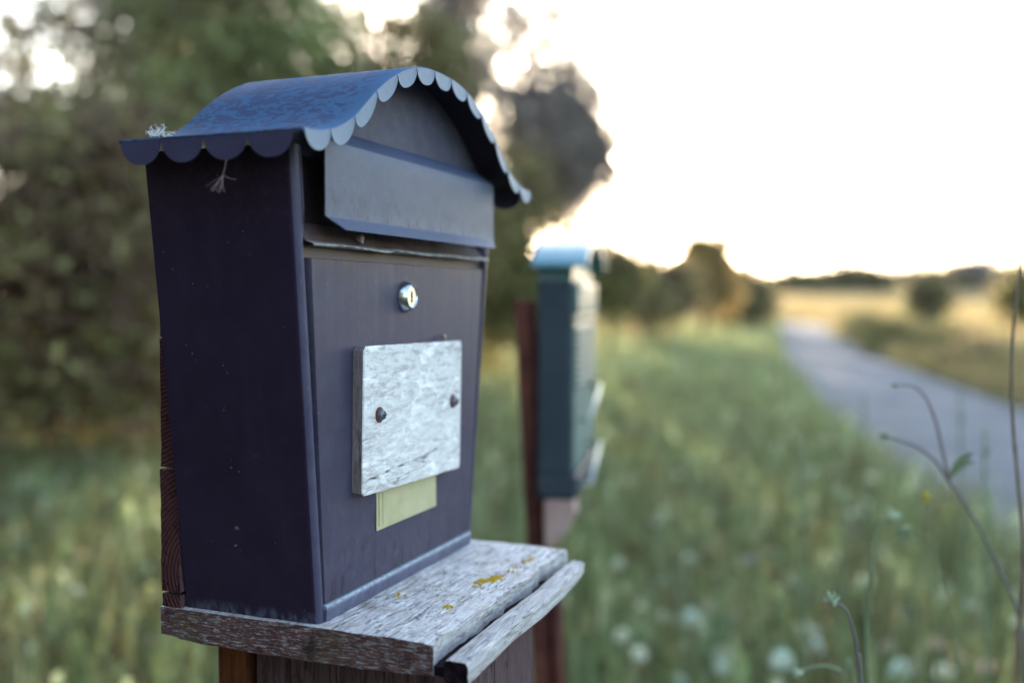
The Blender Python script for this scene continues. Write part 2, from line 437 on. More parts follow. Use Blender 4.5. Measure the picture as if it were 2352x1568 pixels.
# body: lofted outline
def body():
    hs = [0, .04, .1, .16, .22, .28, .3155, .3165, .322, .33, .345, .36, .38, .392]
    V = []; rings = []
    for h in hs:
        r = .0065
        upper = max(0, min(1, (h - .3165) / .02))
        rec = .007 + .010*upper
        L, R, Fv = uL(h), uR(h), vF(h)
        o = [(L, D0), (L, D0*.5)]
        for k in range(7):
            a = math.pi + (math.pi/2)*k/6
            o.append((L + r + r*math.cos(a), Fv + r + r*math.sin(a)))
        ws = .0080 + .0035*upper
        o += [(L+ws, Fv)]
        for k in range(1, 6):    # curve into the recess
            q = k/5; o.append((L + ws + (.0008+.017*upper)*q, Fv + rec*(q**1.6)))
        o += [(L*.5 + R*.5, Fv + rec)]
        for k in range(5, 0, -1):
            q = k/5; o.append((R - ws - (.0008+.017*upper)*q, Fv + rec*(q**1.6)))
        o += [(R-ws, Fv)]
        for k in range(7):
            a = -math.pi/2 + (math.pi/2)*k/6
            o.append((R - r + r*math.cos(a), Fv + r + r*math.sin(a)))
        o += [(R, D0*.5), (R, D0)]
        rings.append([len(V) + i for i in range(len(o))])
        V += [(a, b, h) for a, b in o]
    n = len(rings[0]); Fc = []; mi = []
    for ri, (a, b) in enumerate(zip(rings[:-1], rings[1:])):
        for k in range(n):
            k2 = (k+1) % n
            up_ = ri >= 6
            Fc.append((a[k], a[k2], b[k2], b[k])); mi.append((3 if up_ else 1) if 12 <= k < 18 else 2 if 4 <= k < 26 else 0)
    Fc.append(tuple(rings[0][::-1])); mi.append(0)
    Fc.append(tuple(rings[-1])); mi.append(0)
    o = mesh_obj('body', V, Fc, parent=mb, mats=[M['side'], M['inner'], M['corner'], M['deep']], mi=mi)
    m = o.modifiers.new('e', 'EDGE_SPLIT'); m.split_angle = math.radians(35)
    o.data.polygons.foreach_set('use_smooth', np.ones(len(o.data.polygons), dtype=bool))
    return o
bd = body()
# seam on the corner strip: a thin raised seam bead running up the folded corner
sb = MB()
sb.tube([(uL(h)+.0103, vF(h)-.0003, h) for h in (.330, .34, .36, .388)], .00035, 6); sb.build('corner_seam', M['rust'], mb, True)

# roof profile
RIM = [(-.0765,.3979),(-.058,.3990),(-.0389,.4027),(-.0200,.4095),(-.0018,.4192),(.015,.4315),(.031,.4437),(.048,.4548),(.0654,.4642),(.085,.4730),(.1062,.4795),
       (.130,.4836),(.158,.4850)]
prof = smoothed([(a, 0, b) for a, b in RIM], 5)
prof = [(p.x, p.z) for p in prof]
UC = .1607
prof = [(x * 1.0, z) for x, z in prof if x <= UC - .002]
prof = prof + [(UC, .4852)] + [(2*UC - x, z) for x, z in reversed(prof)]
PU = np.array([p[0] for p in prof]); PW = np.array([p[1] for p in prof])
rim = lambda u: float(np.interp(u, PU, PW))
U0, U1 = PU[0], PU[-1]
VF0, VB0 = -.0387, .1335
def roof():
    th = .0012; cols = [(VF0, .0018), (VF0+.0006, .0007), (VF0+.002, 0), (0, 0), (.045, 0), (.09, 0), (VB0-.002, 0), (VB0, .0012)]
    us = np.linspace(U0, U1, 121)
    V = []; Fc = []; mi = []
    for side in (0, 1):
        for v, drop in cols:
            for i, u in enumerate(us):
                e = .0011 if i in (0, 120) else 0
                V.append((u, v + (.0009 if side and v < 0.0 and v < VF0+.003 else 0), rim(u) - drop - e - th*side))
    n = len(us); m = len(cols)
    for side in (0, 1):
        for j in range(m-1):
            for i in range(n-1):
                a = side*m*n + j*n + i
                q = (a, a+1, a+n+1, a+n); Fc.append(q if not side else q[::-1]); mi.append(side)
    B = m*n
    for i in range(n-1):
        Fc.append((i, B+i, B+i+1, i+1)); mi.append(1)
        j = (m-1)*n + i; Fc.append((j, j+1, B+j+1, B+j)); mi.append(0)
    for j in range(m-1):
        a = j*n; Fc.append((a, a+n, B+a+n, B+a)); mi.append(0)
        a = j*n + n-1; Fc.append((a, B+a, B+a+n, a+n)); mi.append(0)
    return mesh_obj('roof', V, Fc, parent=mb, mats=[M['roof'], M['under']], mi=mi, smooth=True)
rf = roof()
for p in rf.data.polygons: pass
# front scalloped trim: 13 equal scallops hanging from the rim
def scal(s, notch, deep):
    x = abs(2*s - 1)
    return notch + (deep-notch) * (max(0, 1 - x**2.3)) ** .62
def front_trim(v0, name):
    N = 13; V = []; Fc = []; k = 26; w_ = (U1 - U0)/N; th = .0009
    for c in range(N):
        for i in range(k+1):
            s = i/k; s = .5 - .5*math.cos(math.pi*s)
            u = U0 + w_*(c + .012 + s*.976)
            top = rim(u) - .0012; bot = rim(U0+w_*(c+.5))*0 + rim(u) - scal(s, .0035, .0165)
            for v in (v0, v0+th):
                V += [(u, v, top), (u, v - (.0012 if v == v0 else .0012), bot)]
        b = c*(k+1)*4
        for i in range(k):
            a = b + i*4; d = a + 4
            Fc += [(a, a+1, d+1, d), (a+2, d+2, d+3, a+3), (a+1, a+3, d+3, d+1), (a, d, d+2, a+2)]
        a = b; Fc.append((a, a+2, a+3, a+1)); a = b + k*4; Fc.append((a, a+1, a+3, a+2))
    return mesh_obj(name, V, Fc, M['trim'], rf)
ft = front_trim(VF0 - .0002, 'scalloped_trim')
def side_trim(u0, sgn):
    V = []; Fc = []; k = 26; w_ = .0404; th = .0009; v1 = VB0 - .0005
    for c in range(4):
        for i in range(k+1):
            s = i/k; s = .5 - .5*math.cos(math.pi*s)
            v = v1 - w_*(c + .012 + s*.976)
            top = .3972; dd = scal(s, .0055, .0215); bot = .3985 - dd
            for q in (0, th):
                uu = u0 + sgn*q
                V += [(uu, v, top), (uu + sgn*.10*dd, v - (.0 if c else 0), bot)]
        b = c*(k+1)*4
        for i in range(k):
            a = b + i*4; d = a + 4
            Fc += [(a, a+1, d+1, d), (a+2, d+2, d+3, a+3), (a+1, a+3, d+3, d+1), (a, d, d+2, a+2)]
        a = b; Fc.append((a, a+2, a+3, a+1)); a = b + k*4; Fc.append((a, a+1, a+3, a+2))
    # plain hem on the remaining stretch to the front corner
    m_ = MB(); b = len(V)
    x0, x1 = sorted((u0, u0 + sgn*th))
    m_.box((x0, VF0+.0012, .3945), (x1, v1 - 4*w_, .3972))
    V += m_.v; Fc += [tuple(i+b for i in f) for f in m_.f]
    return mesh_obj('scalloped_trim', V, Fc, M['sidetrim'], rf)
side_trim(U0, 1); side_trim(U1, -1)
# gable panel
def gable():
    us = np.linspace(uL(.39)+.002, uR(.39)-.002, 70); V = []; Fc = []
    for v in (.006, .008):
        for u in us:
            V += [(u, v - .006, .386), (u, v - .0075, rim(u) - .0016)]
    n = len(us)
    for i in range(n-1):
        a = 2*i; Fc.append((a, a+2, a+3, a+1)); b = 2*n + a; Fc.append((b, b+1, b+3, b+2))
    return mesh_obj('gable', V, Fc, M['gable'], mb)
gable()
# letter flap
def flap():
    xl, xr = -.0175, .3310
    profile = [(-.0012,.4130),(-.0085,.4078),(-.0190,.3985),(-.0200,.3968),(-.0202,.385),(-.0202,.350),(-.0201,.3385),(-.0206,.3368),(-.0280,.3285),(-.0288,.3270)]
    V = []; Fc = []; mi = []; n = len(profile)
    for j, (v, h) in enumerate(profile):
        cut = 0
        if h < .337: cut = .016 * ((.337-h)/.010)**.8
        topx = .004 if h > .3985 else 0
        row = [xl + cut + topx, xl + cut + .02, (xl+xr)/2, xr - cut - .02, xr - cut - topx]
        for x in row: V.append((x, v, h))
    for j in range(n-1):
        for k in range(4):
            a = j*5 + k; Fc.append((a, a+5, a+6, a+1)); mi.append(1 if j < 2 or j >= 7 else 0)
    o = mesh_obj('letter_flap', V, Fc, parent=mb, smooth=True, mats=[M['flap'], M['bend']], mi=mi)
    s = o.modifiers.new('s', 'SOLIDIFY'); s.thickness = .0011; s.offset = -1
    e = o.modifiers.new('e', 'EDGE_SPLIT'); e.split_angle = math.radians(30)
    return o
flap()
# ledge under the flap, slightly wavy
def ledge():
    V = []; Fc = []; us = np.linspace(uL(.3155)+.014, uR(.3155)-.014, 90); sec = 7
    for u in us:
        dip = .0016*math.exp(-((u-.118)/.006)**2) - .0012*math.exp(-((u-.10)/.02)**2) + .0005*math.sin(u*60)
        back = .0115
        P = [(back, .3330), (.006, .3235), (.001, .3180+dip), (-.0058, .3160+dip), (-.0068, .3149+dip), (-.0055, .3140+dip), (.0005, .3135)]
        for v, h in P: V.append((u, vF(h)+v, h))
    for i in range(len(us)-1):
        for k in range(sec-1):
            a = i*sec+k; Fc.append((a, a+1, a+sec+1, a+sec))
    o = mesh_obj('ledge', V, Fc, M['ledge'], mb, smooth=True); return o
ledge()
# door
def door():
    V = []; Fc = []; hs = [.0150, .0158, .06, .12, .18, .24, .3035, .3043]
    for j, h in enumerate(hs):
        e = .0008 if j in (0, len(hs)-1) else 0
        L = uL(h) + .0095 + .0085*(h/.3043); R = uR(h) - .0095 - .0085*(h/.3043)
        row = [(L, .0062), (L, 0+.0006), (L+.0007, -.0004), (L+.04, -.0006), ((L+R)/2, -.0004), (R-.04, -.0006), (R-.0007, -.0004), (R, .0006), (R, .0062)]
        for u, v in row: V.append((u, vF(h) + v + e, h))
    n = 9
    for j in range(len(hs)-1):
        for k in range(n-1):
            a = j*n+k; Fc.append((a, a+1, a+n+1, a+n))
    Fc.append(tuple(range(n))[::-1]); Fc.append(tuple((len(hs)-1)*n + k for k in range(n)))
    o = mesh_obj('door', V, Fc, M['door'], mb, smooth=True)
    e = o.modifiers.new('e', 'EDGE_SPLIT'); e.split_angle = math.radians(40); return o
dr = door()
# bottom lip
def lip():
    V = []; Fc = []; us = np.linspace(.0080, W0-.008, 60)
    P = [(.0065, .0140), (-.0010, .0137), (-.0026, .0128), (-.0030, .0110), (-.0022, .0020), (-.0022, .0004), (.0065, .0004)]
    for i, u in enumerate(us):
        for v, h in P: V.append((u, v, h))
    n = len(P)
    for i in range(len(us)-1):
        for k in range(n-1):
            a = i*n+k; Fc.append((a, a+1, a+n+1, a+n))
    Fc.append(tuple(range(n))); Fc.append(tuple(range((len(us)-1)*n, len(us)*n))[::-1])
    o = mesh_obj('bottom_lip', V, Fc, M['lip'], mb, smooth=True)
    e = o.modifiers.new('e', 'EDGE_SPLIT'); e.split_angle = math.radians(50); return o
lip()

def lathe(name, prof_, mat, parent, center, n=40, smooth=True):
    """axis = -y (outwards from the front). prof_: (radius, out)"""
    V = []; Fc = []
    for r, o_ in prof_:
        for k in range(n):
            a = 2*math.pi*k/n; V.append((center[0] + r*math.cos(a), center[1] - o_, center[2] + r*math.sin(a)))
    for j in range(len(prof_)-1):
        for k in range(n):
            k2 = (k+1) % n; Fc.append((j*n+k, j*n+k2, (j+1)*n+k2, (j+1)*n+k))
    Fc.append(tuple((len(prof_)-1)*n + k for k in range(n)))
    o = mesh_obj(name, V, Fc, mat, parent, smooth)
    e = o.modifiers.new('e', 'EDGE_SPLIT'); e.split_angle = math.radians(50); return o
LC = (.1450, vF(.273)-.0004, .2735)
lk = lathe('lock', [(.0150,0),(.0150,.0015),(.0146,.0028),(.0128,.0060),(.0110,.0082),(.0104,.0086),(.0098,.0083),(.0096,.0076),(.0070,.0076),(.0069,.0072),(.0066,.0072),(.0065,.0077),(.0001,.0077)], M['steel'], dr, LC)
kb = MB(); lx, lv, lz = LC; fo = lv - .0081
kh = [(-.0009,.0052),(.0009,.0052),(.0014,.0030),(.0006,.0014),(.0016,-.0002),(.0006,-.0018),(.0013,-.0036),(.0006,-.0052),(-.0006,-.0052),(-.0012,-.0034),(-.0002,-.0018),(-.0012,-.0002),(-.0014,.0016),(-.0006,.0032)]
V = [(lx+a*1.15, fo, lz+b) for a, b in kh] + [(lx+a*1.15, fo+.002, lz+b) for a, b in kh]
n = len(kh); Fc = [tuple(range(n)), tuple(range(n, 2*n))[::-1]] + [(i, n+i, n+(i+1) % n, (i+1) % n) for i in range(n)]
mesh_obj('keyhole', V, Fc, M['black'], dr)
# name tag: yellow plastic with a raised frame
def tagplate():
    b = MB(); z0, z1 = .0590, .0930; x0, x1 = .0935, .2180; v = vF(.075)-.0005
    b.box((x0, v-.0012, z0), (x1, v, z1+.01))
    o = b.build('name_tag', M['tag'], dr); bevel(o, .0006, 2)
    b = MB()
    b.box((x0+.0035, v-.0020, z0+.0040), (x0+.0085, v-.0011, z1+.008)); 
    b.box((x0+.011, v-.0017, z0+.0035), (x1-.004, v-.0011, z1+.008))
    return o, b
tg, b2 = tagplate()
for q in range(1): 
    o = b2.build('tag_window', M['tag'], dr); bevel(o, .0004, 2)

# wooden plaque screwed on the door
def plaque():
    pts = [(.0535,.2302),(.2505,.2280),(.2536,.2250),(.2536,.0965),(.2520,.0938),(.0530,.0990),(.0492,.1020),(.0492,.2262)]
    # dense outline, slightly ragged
    out = []
    for i, p in enumerate(pts):
        q = pts[(i+1) % len(pts)]; L = math.hypot(q[0]-p[0], q[1]-p[1]); k = max(2, int(L/.004))
        for j in range(k):
            t_ = j/k; x = p[0]+(q[0]-p[0])*t_; z = p[1]+(q[1]-p[1])*t_
            nn = mnoise.noise(Vector((x*120, z*120, 1.3)))*.0006
            out.append((x + nn*.6, z + nn))
    n = len(out); va, vb = vF(.16) - .0010, vF(.16) - .0118
    V = []; ins = .0009
    cx, cz = .151, .163
    def ring(v, s): return [(x + (cx-x)/abs(cx-x+1e-9)*s if False else cx+(x-cx)*(1-s*8), v + TC*(.16-z), cz+(z-cz)*(1-s*8)) for x, z in out]
    V += ring(va, 0); V += ring(vb+.0010, 0); V += ring(vb, .0010)
    Fc = []; mi = []
    for r in (0, 1):
        for i in range(n):
            j = (i+1) % n; Fc.append((r*n+i, r*n+j, (r+1)*n+j, (r+1)*n+i)); mi.append(1 if r == 0 else 0)
    Fc.append(tuple(range(2*n, 3*n))); mi.append(0); Fc.append(tuple(range(n))[::-1]); mi.append(1)
    return mesh_obj('wooden_plaque', V, Fc, parent=mb, mats=[M['plaque'], M['plaque_edge']], mi=mi)
pq = plaque()
PV = vF(.16) - .0120
def screw(x, z, big):
    v = PV + TC*(.16-z)
    pr = [(.0064,-.001),(.0064,.0010),(.0052,.0011),(.0052,.0016),(.0050,.0028),(.0043,.0042),(.0032,.0052),(.0018,.0058),(.0001,.0060)]
    o = lathe('screw', [(r, o_) for r, o_ in pr], M['screw'], pq, (x, v, z), 28)
    w_ = lathe('washer', [(.0070,-.001),(.0070,.0009),(.0064,.0012),(.0050,.0012)], M['rust'], pq, (x, v, z), 28)
    b = MB(); b.box((x-.0030, v-.0062, z-.0006), (x+.0030, v-.0046, z+.0006)); b.box((x-.0006, v-.00622, z-.0030), (x+.0006, v-.00462, z+.0030))
    s_ = b.build('cross_slot', M['black'], pq)
    return o
screw(.0775, .1682, 1); screw(.2330, .1662, 0)

# ------------------------------------------------------------------ small things resting on the mailbox
def L2W(u, v, h): 
    c, s = math.cos(math.pi/2 - YAW), math.sin(math.pi/2 - YAW)
    return BX + Vector((u*c - v*s, u*s + v*c, h))
def snail(loc, size, label):
    V = []; Fc = []; N = 60; n = 10
    b = MB(); pts = []; rad = []
    for i in range(N):
        t_ = i/(N-1); a = t_*2*math.pi*4.5; R = size*.34*(1-t_)**1.0
        pts.append((R*math.cos(a)*.9, -t_*size*.0 + R*math.sin(a)*.9, size*(.15 + 1.0*t_))); rad.append(size*(.30*(1-t_)+.03))
    b.tube(pts, rad, n)
    o = b.build('snail_shell', M['shell'], None, True)
    o.location = loc; o.rotation_euler = (math.radians(200), math.radians(-14), -YAW)
    tag(o, label, 'snail shell', 'small snail shells on the mailbox front'); return o
s1 = snail(L2W(.0575, -.0075, .3262), .0072, 'tiny grey striped snail shell stuck on the ledge below the letter flap')
s2 = snail(L2W(.2235, -.0090, .2345), .0052, 'tiny pale snail shell on the top edge of the wooden plaque')
def fluff(root, tips, mat, name, rad, seedpt=None):
    b = MB()
    for tp in tips:
        mid = (Vector(root)+Vector(tp))/2 + Vector((RNG.normal(0,.0012), RNG.normal(0,.0012), RNG.normal(0,.0012)))
        b.tube(smoothed([root, mid, tp], 4), [rad]*9, 4, False)
    if seedpt is not None: b.tube(smoothed(seedpt, 5), rad*2.2, 5)
    return b.build(name, mat)
R0 = L2W(-.0735, .0357, .3655)
tips = [L2W(-.0735 + random.uniform(-.006,.006), .0357 + d, .3655 - q) for d, q in
        [(.0105,.0105),(.0085,.0125),(.007,.0115),(.0055,.0130),(.004,.0135),(.0025,.0128),(.001,.0140),(0,.0120),(-.001,.0138),(-.002,.0132),(.0115,.0085),(.0062,.0122)]]
f1 = fluff(R0, tips, M['fluffdim'], 'dandelion_seed', .00011, [L2W(-.0745,.0315,.3775), L2W(-.0740,.0335,.3710), R0])
bb = MB(); bb.v = [tuple(v.co) for v in f1.data.vertices]; bb.f = [tuple(p.vertices) for p in f1.data.polygons]
bb.tube(smoothed([R0, L2W(-.0735,.030,.3630), L2W(-.0735,.0235,.3618)], 5), .0002, 4)
bpy.data.objects.remove(f1); f1 = bb.build('dandelion_seed', M['fluffdim'])
tag(f1, 'beige dandelion seed with spread hairs hanging below the left eave fringe', 'seed')
R1 = L2W(-.050, .118, .4035)
fb = MB()
for _ in range(46):
    p_ = R1 + Vector((random.gauss(.001, .0035), random.gauss(0, .003), abs(random.gauss(.0015, .0025)))); pts_ = [p_]; d_ = Vector((random.gauss(0,1), random.gauss(0,1), random.gauss(.2,.7))).normalized()
    for _k in range(5):
        d_ = (d_ + Vector((random.gauss(0,.55), random.gauss(0,.55), random.gauss(0,.5)))).normalized(); p_ = p_ + d_*.0017; pts_.append(p_)
    fb.tube(pts_, .00016, 4, False)
fb.tube(smoothed([R1 + Vector((-.0075,0,.003)), R1 + Vector((-.004,0,.0005)), R1 + Vector((.001,0,.001)), R1 + Vector((.005,0,.006))], 5), .0005, 5)
f2 = fb.build('dandelion_fluff', M['fluff'])
tag(f2, 'white tuft of seed fluff lying on the back left of the blue roof', 'seed fluff')
th1 = MB(); th1.tube([L2W(-.074, .128, .3800), L2W(-.076, .127, .365), L2W(-.072, .124, .352)], .00009, 4)
tag(th1.build('cobweb_thread', M['fluffdim']), 'single cobweb thread hanging from the back corner of the mailbox eave', 'cobweb')
th2 = MB(); th2.tube(smoothed([L2W(.36,-.004,.306), L2W(.366,-.006,.3045), L2W(.371,-.006,.305)], 4), .0009, 6)
tag(th2.build('wire_end', M['trim'], mb), None)

# ------------------------------------------------------------------ WOODEN STAND
st = boxspace(empty('mailbox_stand'))
tag(st, 'weathered wooden stand with shelf, back boards and post under the dark purple mailbox', 'mailbox stand')
def gridbox(a, b, nx, ny, nz, amp, seed, ragged=None):
    """closed box as a bmesh with subdivided faces, displaced by noise"""
    bm = bmesh.new(); vs = {}
    def vert(i, j, k):
        key = (i, j, k)
        if key not in vs:
            p = Vector((a[0]+(b[0]-a[0])*i/nx, a[1]+(b[1]-a[1])*j/ny, a[2]+(b[2]-a[2])*k/nz))
            q = p*38 + Vector((seed, seed*2, 0))
            d = Vector((mnoise.noise(q), mnoise.noise(q+Vector((9,3,1))), mnoise.noise(q+Vector((2,7,5)))))*amp
            q2 = p*140 + Vector((seed, 1, 0)); d += Vector((mnoise.noise(q2), mnoise.noise(q2+Vector((4,4,4))), mnoise.noise(q2+Vector((1,8,2)))))*amp*.45
            p2 = p + d
            if ragged: p2 = ragged(p2, i/nx, j/ny, k/nz)
            vs[key] = bm.verts.new(p2)
        return vs[key]
    def face(q, m):
        f = bm.faces.new([vert(*c) for c in q]); f.material_index = m
    for i in range(nx):
        for j in range(ny):
            face([(i,j,nz),(i+1,j,nz),(i+1,j+1,nz),(i,j+1,nz)], 0); face([(i,j,0),(i,j+1,0),(i+1,j+1,0),(i+1,j,0)], 1)
    for i in range(nx):
        for k in range(nz):
            face([(i,0,k),(i+1,0,k),(i+1,0,k+1),(i,0,k+1)], 2); face([(i,ny,k),(i,ny,k+1),(i+1,ny,k+1),(i+1,ny,k)], 1)
    for j in range(ny):
        for k in range(nz):
            face([(0,j,k),(0,j,k+1),(0,j+1,k+1),(0,j+1,k)], 1); face([(nx,j,k),(nx,j+1,k),(nx,j+1,k+1),(nx,j,k+1)], 1)
    return bm
def rag(p, i, j, k):
    # front edge drops and wanders; underside bows
    if j < .12:
        f = 1 - j/.12
        p.y += f*(.006*mnoise.noise(Vector((p.x*22, 0, 3))) + .0025*mnoise.noise(Vector((p.x*70, 5, 3))))
        p.z -= f*f*.0035*(.5 + mnoise.noise(Vector((p.x*30, 1, 1))))*(k)
    if i > .97: p.y += 0; p.x += .004*mnoise.noise(Vector((p.y*50, 2, 2)))
    if k < .05: p.z += .003*(1-abs(2*j-1)**2)*-1
    if j > .93 and k < .4: p.z += .002
    return p
sh = bm_obj('shelf_board', gridbox((-.0065, -.1080, -.0265), (.3255, .1585, -.0003), 80, 64, 7, .0009, 3.1, rag), None, st, False, [M['shelf_top'], M['end'], M['split']])
# broken strip along the front of the shelf
def strip():
    nx, n = 70, 22; V = []; Fc = []; mi = []
    for i in range(nx+1):
        t_ = i/nx; x = -.0170 + t_*(.3110+.0170)
        yc = -.1330 + .0065*t_**1.5 + .0015*math.sin(t_*7); zc = -.0150 - .0030*(1-t_)
        if t_ > .9: yc += 0
        w_ = .0106*(1 - .25*max(0, (t_-.85)/.15)); h_ = .0082*(1-.25*max(0, (t_-.9)/.1)) + .002*(1-t_)
        for k in range(n):
            a = 2*math.pi*k/n
            cx, sz = math.cos(a), math.sin(a)
            r = 1/ (abs(cx)**4.5 + abs(sz)**4.5)**(1/4.5)
            p = Vector((x, yc + w_*cx*r, zc + h_*sz*r))
            q = Vector((x*16, p.y*150, p.z*150)); d = mnoise.noise(q)*.0009 + mnoise.noise(q*3.1)*.0006
            p.y += cx*d; p.z += sz*d
            if i < 2: p.x += .004*mnoise.noise(Vector((p.y*90, p.z*90, 4)))
            V.append(p)
    for i in range(nx):
        for k in range(n):
            k2 = (k+1) % n; Fc.append((i*n+k, i*n+k2, (i+1)*n+k2, (i+1)*n+k)); mi.append(0)
    c0 = len(V); V.append(Vector((-.0145, -.1300, -.018))); c1 = len(V); V.append(Vector((.3125, -.1245, -.0160)))
    for k in range(n):
        k2 = (k+1) % n; Fc.append((c0, k2, k)); mi.append(2); Fc.append((c1, nx*n+k, nx*n+k2)); mi.append(1)
    return mesh_obj('broken_strip', V, Fc, parent=st, mats=[M['split'], M['end'], M['crevice']], mi=mi)
strip()
# dark strip filling the crack between
cb = bm_obj('crack_core', gridbox((-.0045, -.1240, -.0262), (.3180, -.1060, -.0185), 90, 4, 3, .0028, 8.2), None, st, False, [M['crevice']]*3)
# back boards (three planks, end grain at the left)
def board(z0, z1, v0, v1, seed, tilt=0):
    def rg(p, i, j, k):
        p.z += tilt*(j-.5) if k > .9 else 0
        return p
    return bm_obj('back_board', gridbox((-.0060, v0, z0), (.3190, v1, z1), 10, 10, 24, .0009, seed, rg), None, st, False, [M['endgrain'], M['endgrain'], M['post']])
board(.0135, .1205, .1375, .1578, 1.5, .003); board(.1238, .2360, .1375, .1562, 4.4); board(.2385, .345, .1375, .1555, 7.1)
board(.0004, .0115, .1378, .1565, 9.7)
# post: planks side by side below the shelf and a separate stake
def plank(v0, v1, u0, u1, mat, name, seed, z0=-1.16):
    bm = gridbox((u0, v0, z0), (u1, v1, -.0285), 4, 4, 40, .0007, seed)
    return bm_obj(name, bm, None, st, False, [mat]*3)
vs_ = [.0952, .0805, .058, .0345, .018, -.012, -.036, -.0585, -.080, -.1065]
for i in range(len(vs_)-1):
    plank(vs_[i+1] + .0006, vs_[i] - .0006, .0450 + (.0012 if i % 2 else 0) - (.0010 if i == 3 else 0) + (.004 if i == 1 else 0), .125, M['post'], 'post_plank', i*2.3)
plank(-.1065, .0952, .1262, .2250, M['post'], 'inner_post', 5.9)
plank(.1075, .1370, .0450, .0850, M['stake'], 'stake', 3.3)
# lichen patches on the shelf
def lichen(u, v, sx, sy, n, seed):
    rr = random.Random(seed); b = MB()
    for _ in range(n):
        x = u + rr.gauss(0, sx); y = v + rr.gauss(0, sy); r = rr.uniform(.0006, .0017)
        pts = []
        ang = [2*math.pi*k/7 for k in range(7)]
        base = [(x + r*math.cos(a)*rr.uniform(.7,1.3), y + r*math.sin(a)*rr.uniform(.7,1.3), -.0006) for a in ang]
        top = [(x + .55*r*math.cos(a), y + .55*r*math.sin(a), .0006 + rr.uniform(0,.0008)) for a in ang]
        b.add(base+top, [(k, (k+1) % 7, 7+(k+1) % 7, 7+k) for k in range(7)] + [tuple(range(7, 14))])
    return b.build('lichen', M['lichen'], st)
lichen(.168, -.0745, .0062, .0026, 60, 1); lichen(.1845, -.0830, .0070, .0030, 80, 2); lichen(.0855, -.0790, .0030, .0018, 12, 3)
lichen(.262, -.088, .010, .0020, 16, 4); lichen(.222, -.087, .006, .0022, 10, 5); lichen(.10, -.022, .004, .003, 6, 6)

# ------------------------------------------------------------------ SECOND MAILBOX
def second():
    Z = 1.8
    f = 2352*F_OVER_W
    yaw = math.radians(10.5)
    p0 = pix(1311, 1146, Z)          # bottom of the front-left corner
    mm = empty('mailbox', p0, math.pi/2 - yaw)
    tag(mm, 'narrow blue green mailbox with pale curved roof, blurred behind the near mailbox', 'mailbox')
    H = .468; w_ = .33; d = .060
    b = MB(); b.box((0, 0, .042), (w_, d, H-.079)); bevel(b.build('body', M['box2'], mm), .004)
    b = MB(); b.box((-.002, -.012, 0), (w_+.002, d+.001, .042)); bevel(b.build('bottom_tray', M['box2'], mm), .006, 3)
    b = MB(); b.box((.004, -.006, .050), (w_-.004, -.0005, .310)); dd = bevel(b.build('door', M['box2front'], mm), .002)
    b = MB(); b.box((-.003, -.010, .318), (w_+.003, -.0005, .328)); bevel(b.build('ledge', M['box2front'], mm), .002)
    b = MB(); b.box((.004, -.013, .332), (w_-.004, -.0005, .384)); bevel(b.build('letter_flap', M['box2front'], mm), .003)
    b = MB()
    for q in range(9): b.box((.012, -.0125, .196 + q*.0125), (w_-.012, -.0058, .202 + q*.0125))
    b.box((.012, -.0075, .190), (w_-.012, -.0062, .306)); b.build('ribbed_panel', M['box2front'], mm)
    # curved roof
    V = []; Fc = []; n = 24
    for i in range(n+1):
        t_ = i/n; u = -.016 + t_*(w_+.032); h = H - .078 + .078*math.sin(math.pi*min(1, max(0, .06 + .88*t_)))**.6
        for v in (-.030, d+.008): V += [(u, v, h), (u, v, h-.008)]
    for i in range(n):
        a = i*4; c = a+4
        Fc += [(a, c, c+2, a+2), (a+1, a+3, c+3, c+1), (a, a+1, c+1, c), (a+2, c+2, c+3, a+3)]
    Fc += [(0, 2, 3, 1), (n*4, n*4+1, n*4+3, n*4+2)]
    mesh_obj('roof', V, Fc, M['box2roof'], mm)
    V = [(0, -.001, H-.053), (w_, -.001, H-.053)]; m = 20
    pts = [(w_*i/m, H - .0795 + .072*math.sin(math.pi*i/m)**.6) for i in range(m+1)]
    V = [(a, -.001, b_) for a, b_ in pts] + [(a, d, b_) for a, b_ in pts]
    Fc = [tuple(range(m+1)), tuple(range(m+1, 2*m+2))[::-1]] + [(i, m+1+i, m+2+i, i+1) for i in range(m)] + [(0, m, 2*m+1, m+1)]
    mesh_obj('gable', V, Fc, M['box2front'], mm)
    # newspaper holder bars
    for (z0, z1) in ((.138, .190), (.020, .078)):
        b = MB(); b.tube([(.02, -.010, z0), (.02, -.034, z0+.006), (w_*.55, -.034, z1), (w_*.55, -.008, z1)], .0035, 8)
        b.build('holder_bar', M['chrome'], mm, True)
    lo = MB(); lo.tube([(.05, -.006, .375), (.05, -.016, .375)], .009, 14); lo.build('lock', M['chrome'], mm, True)
    return mm
second()
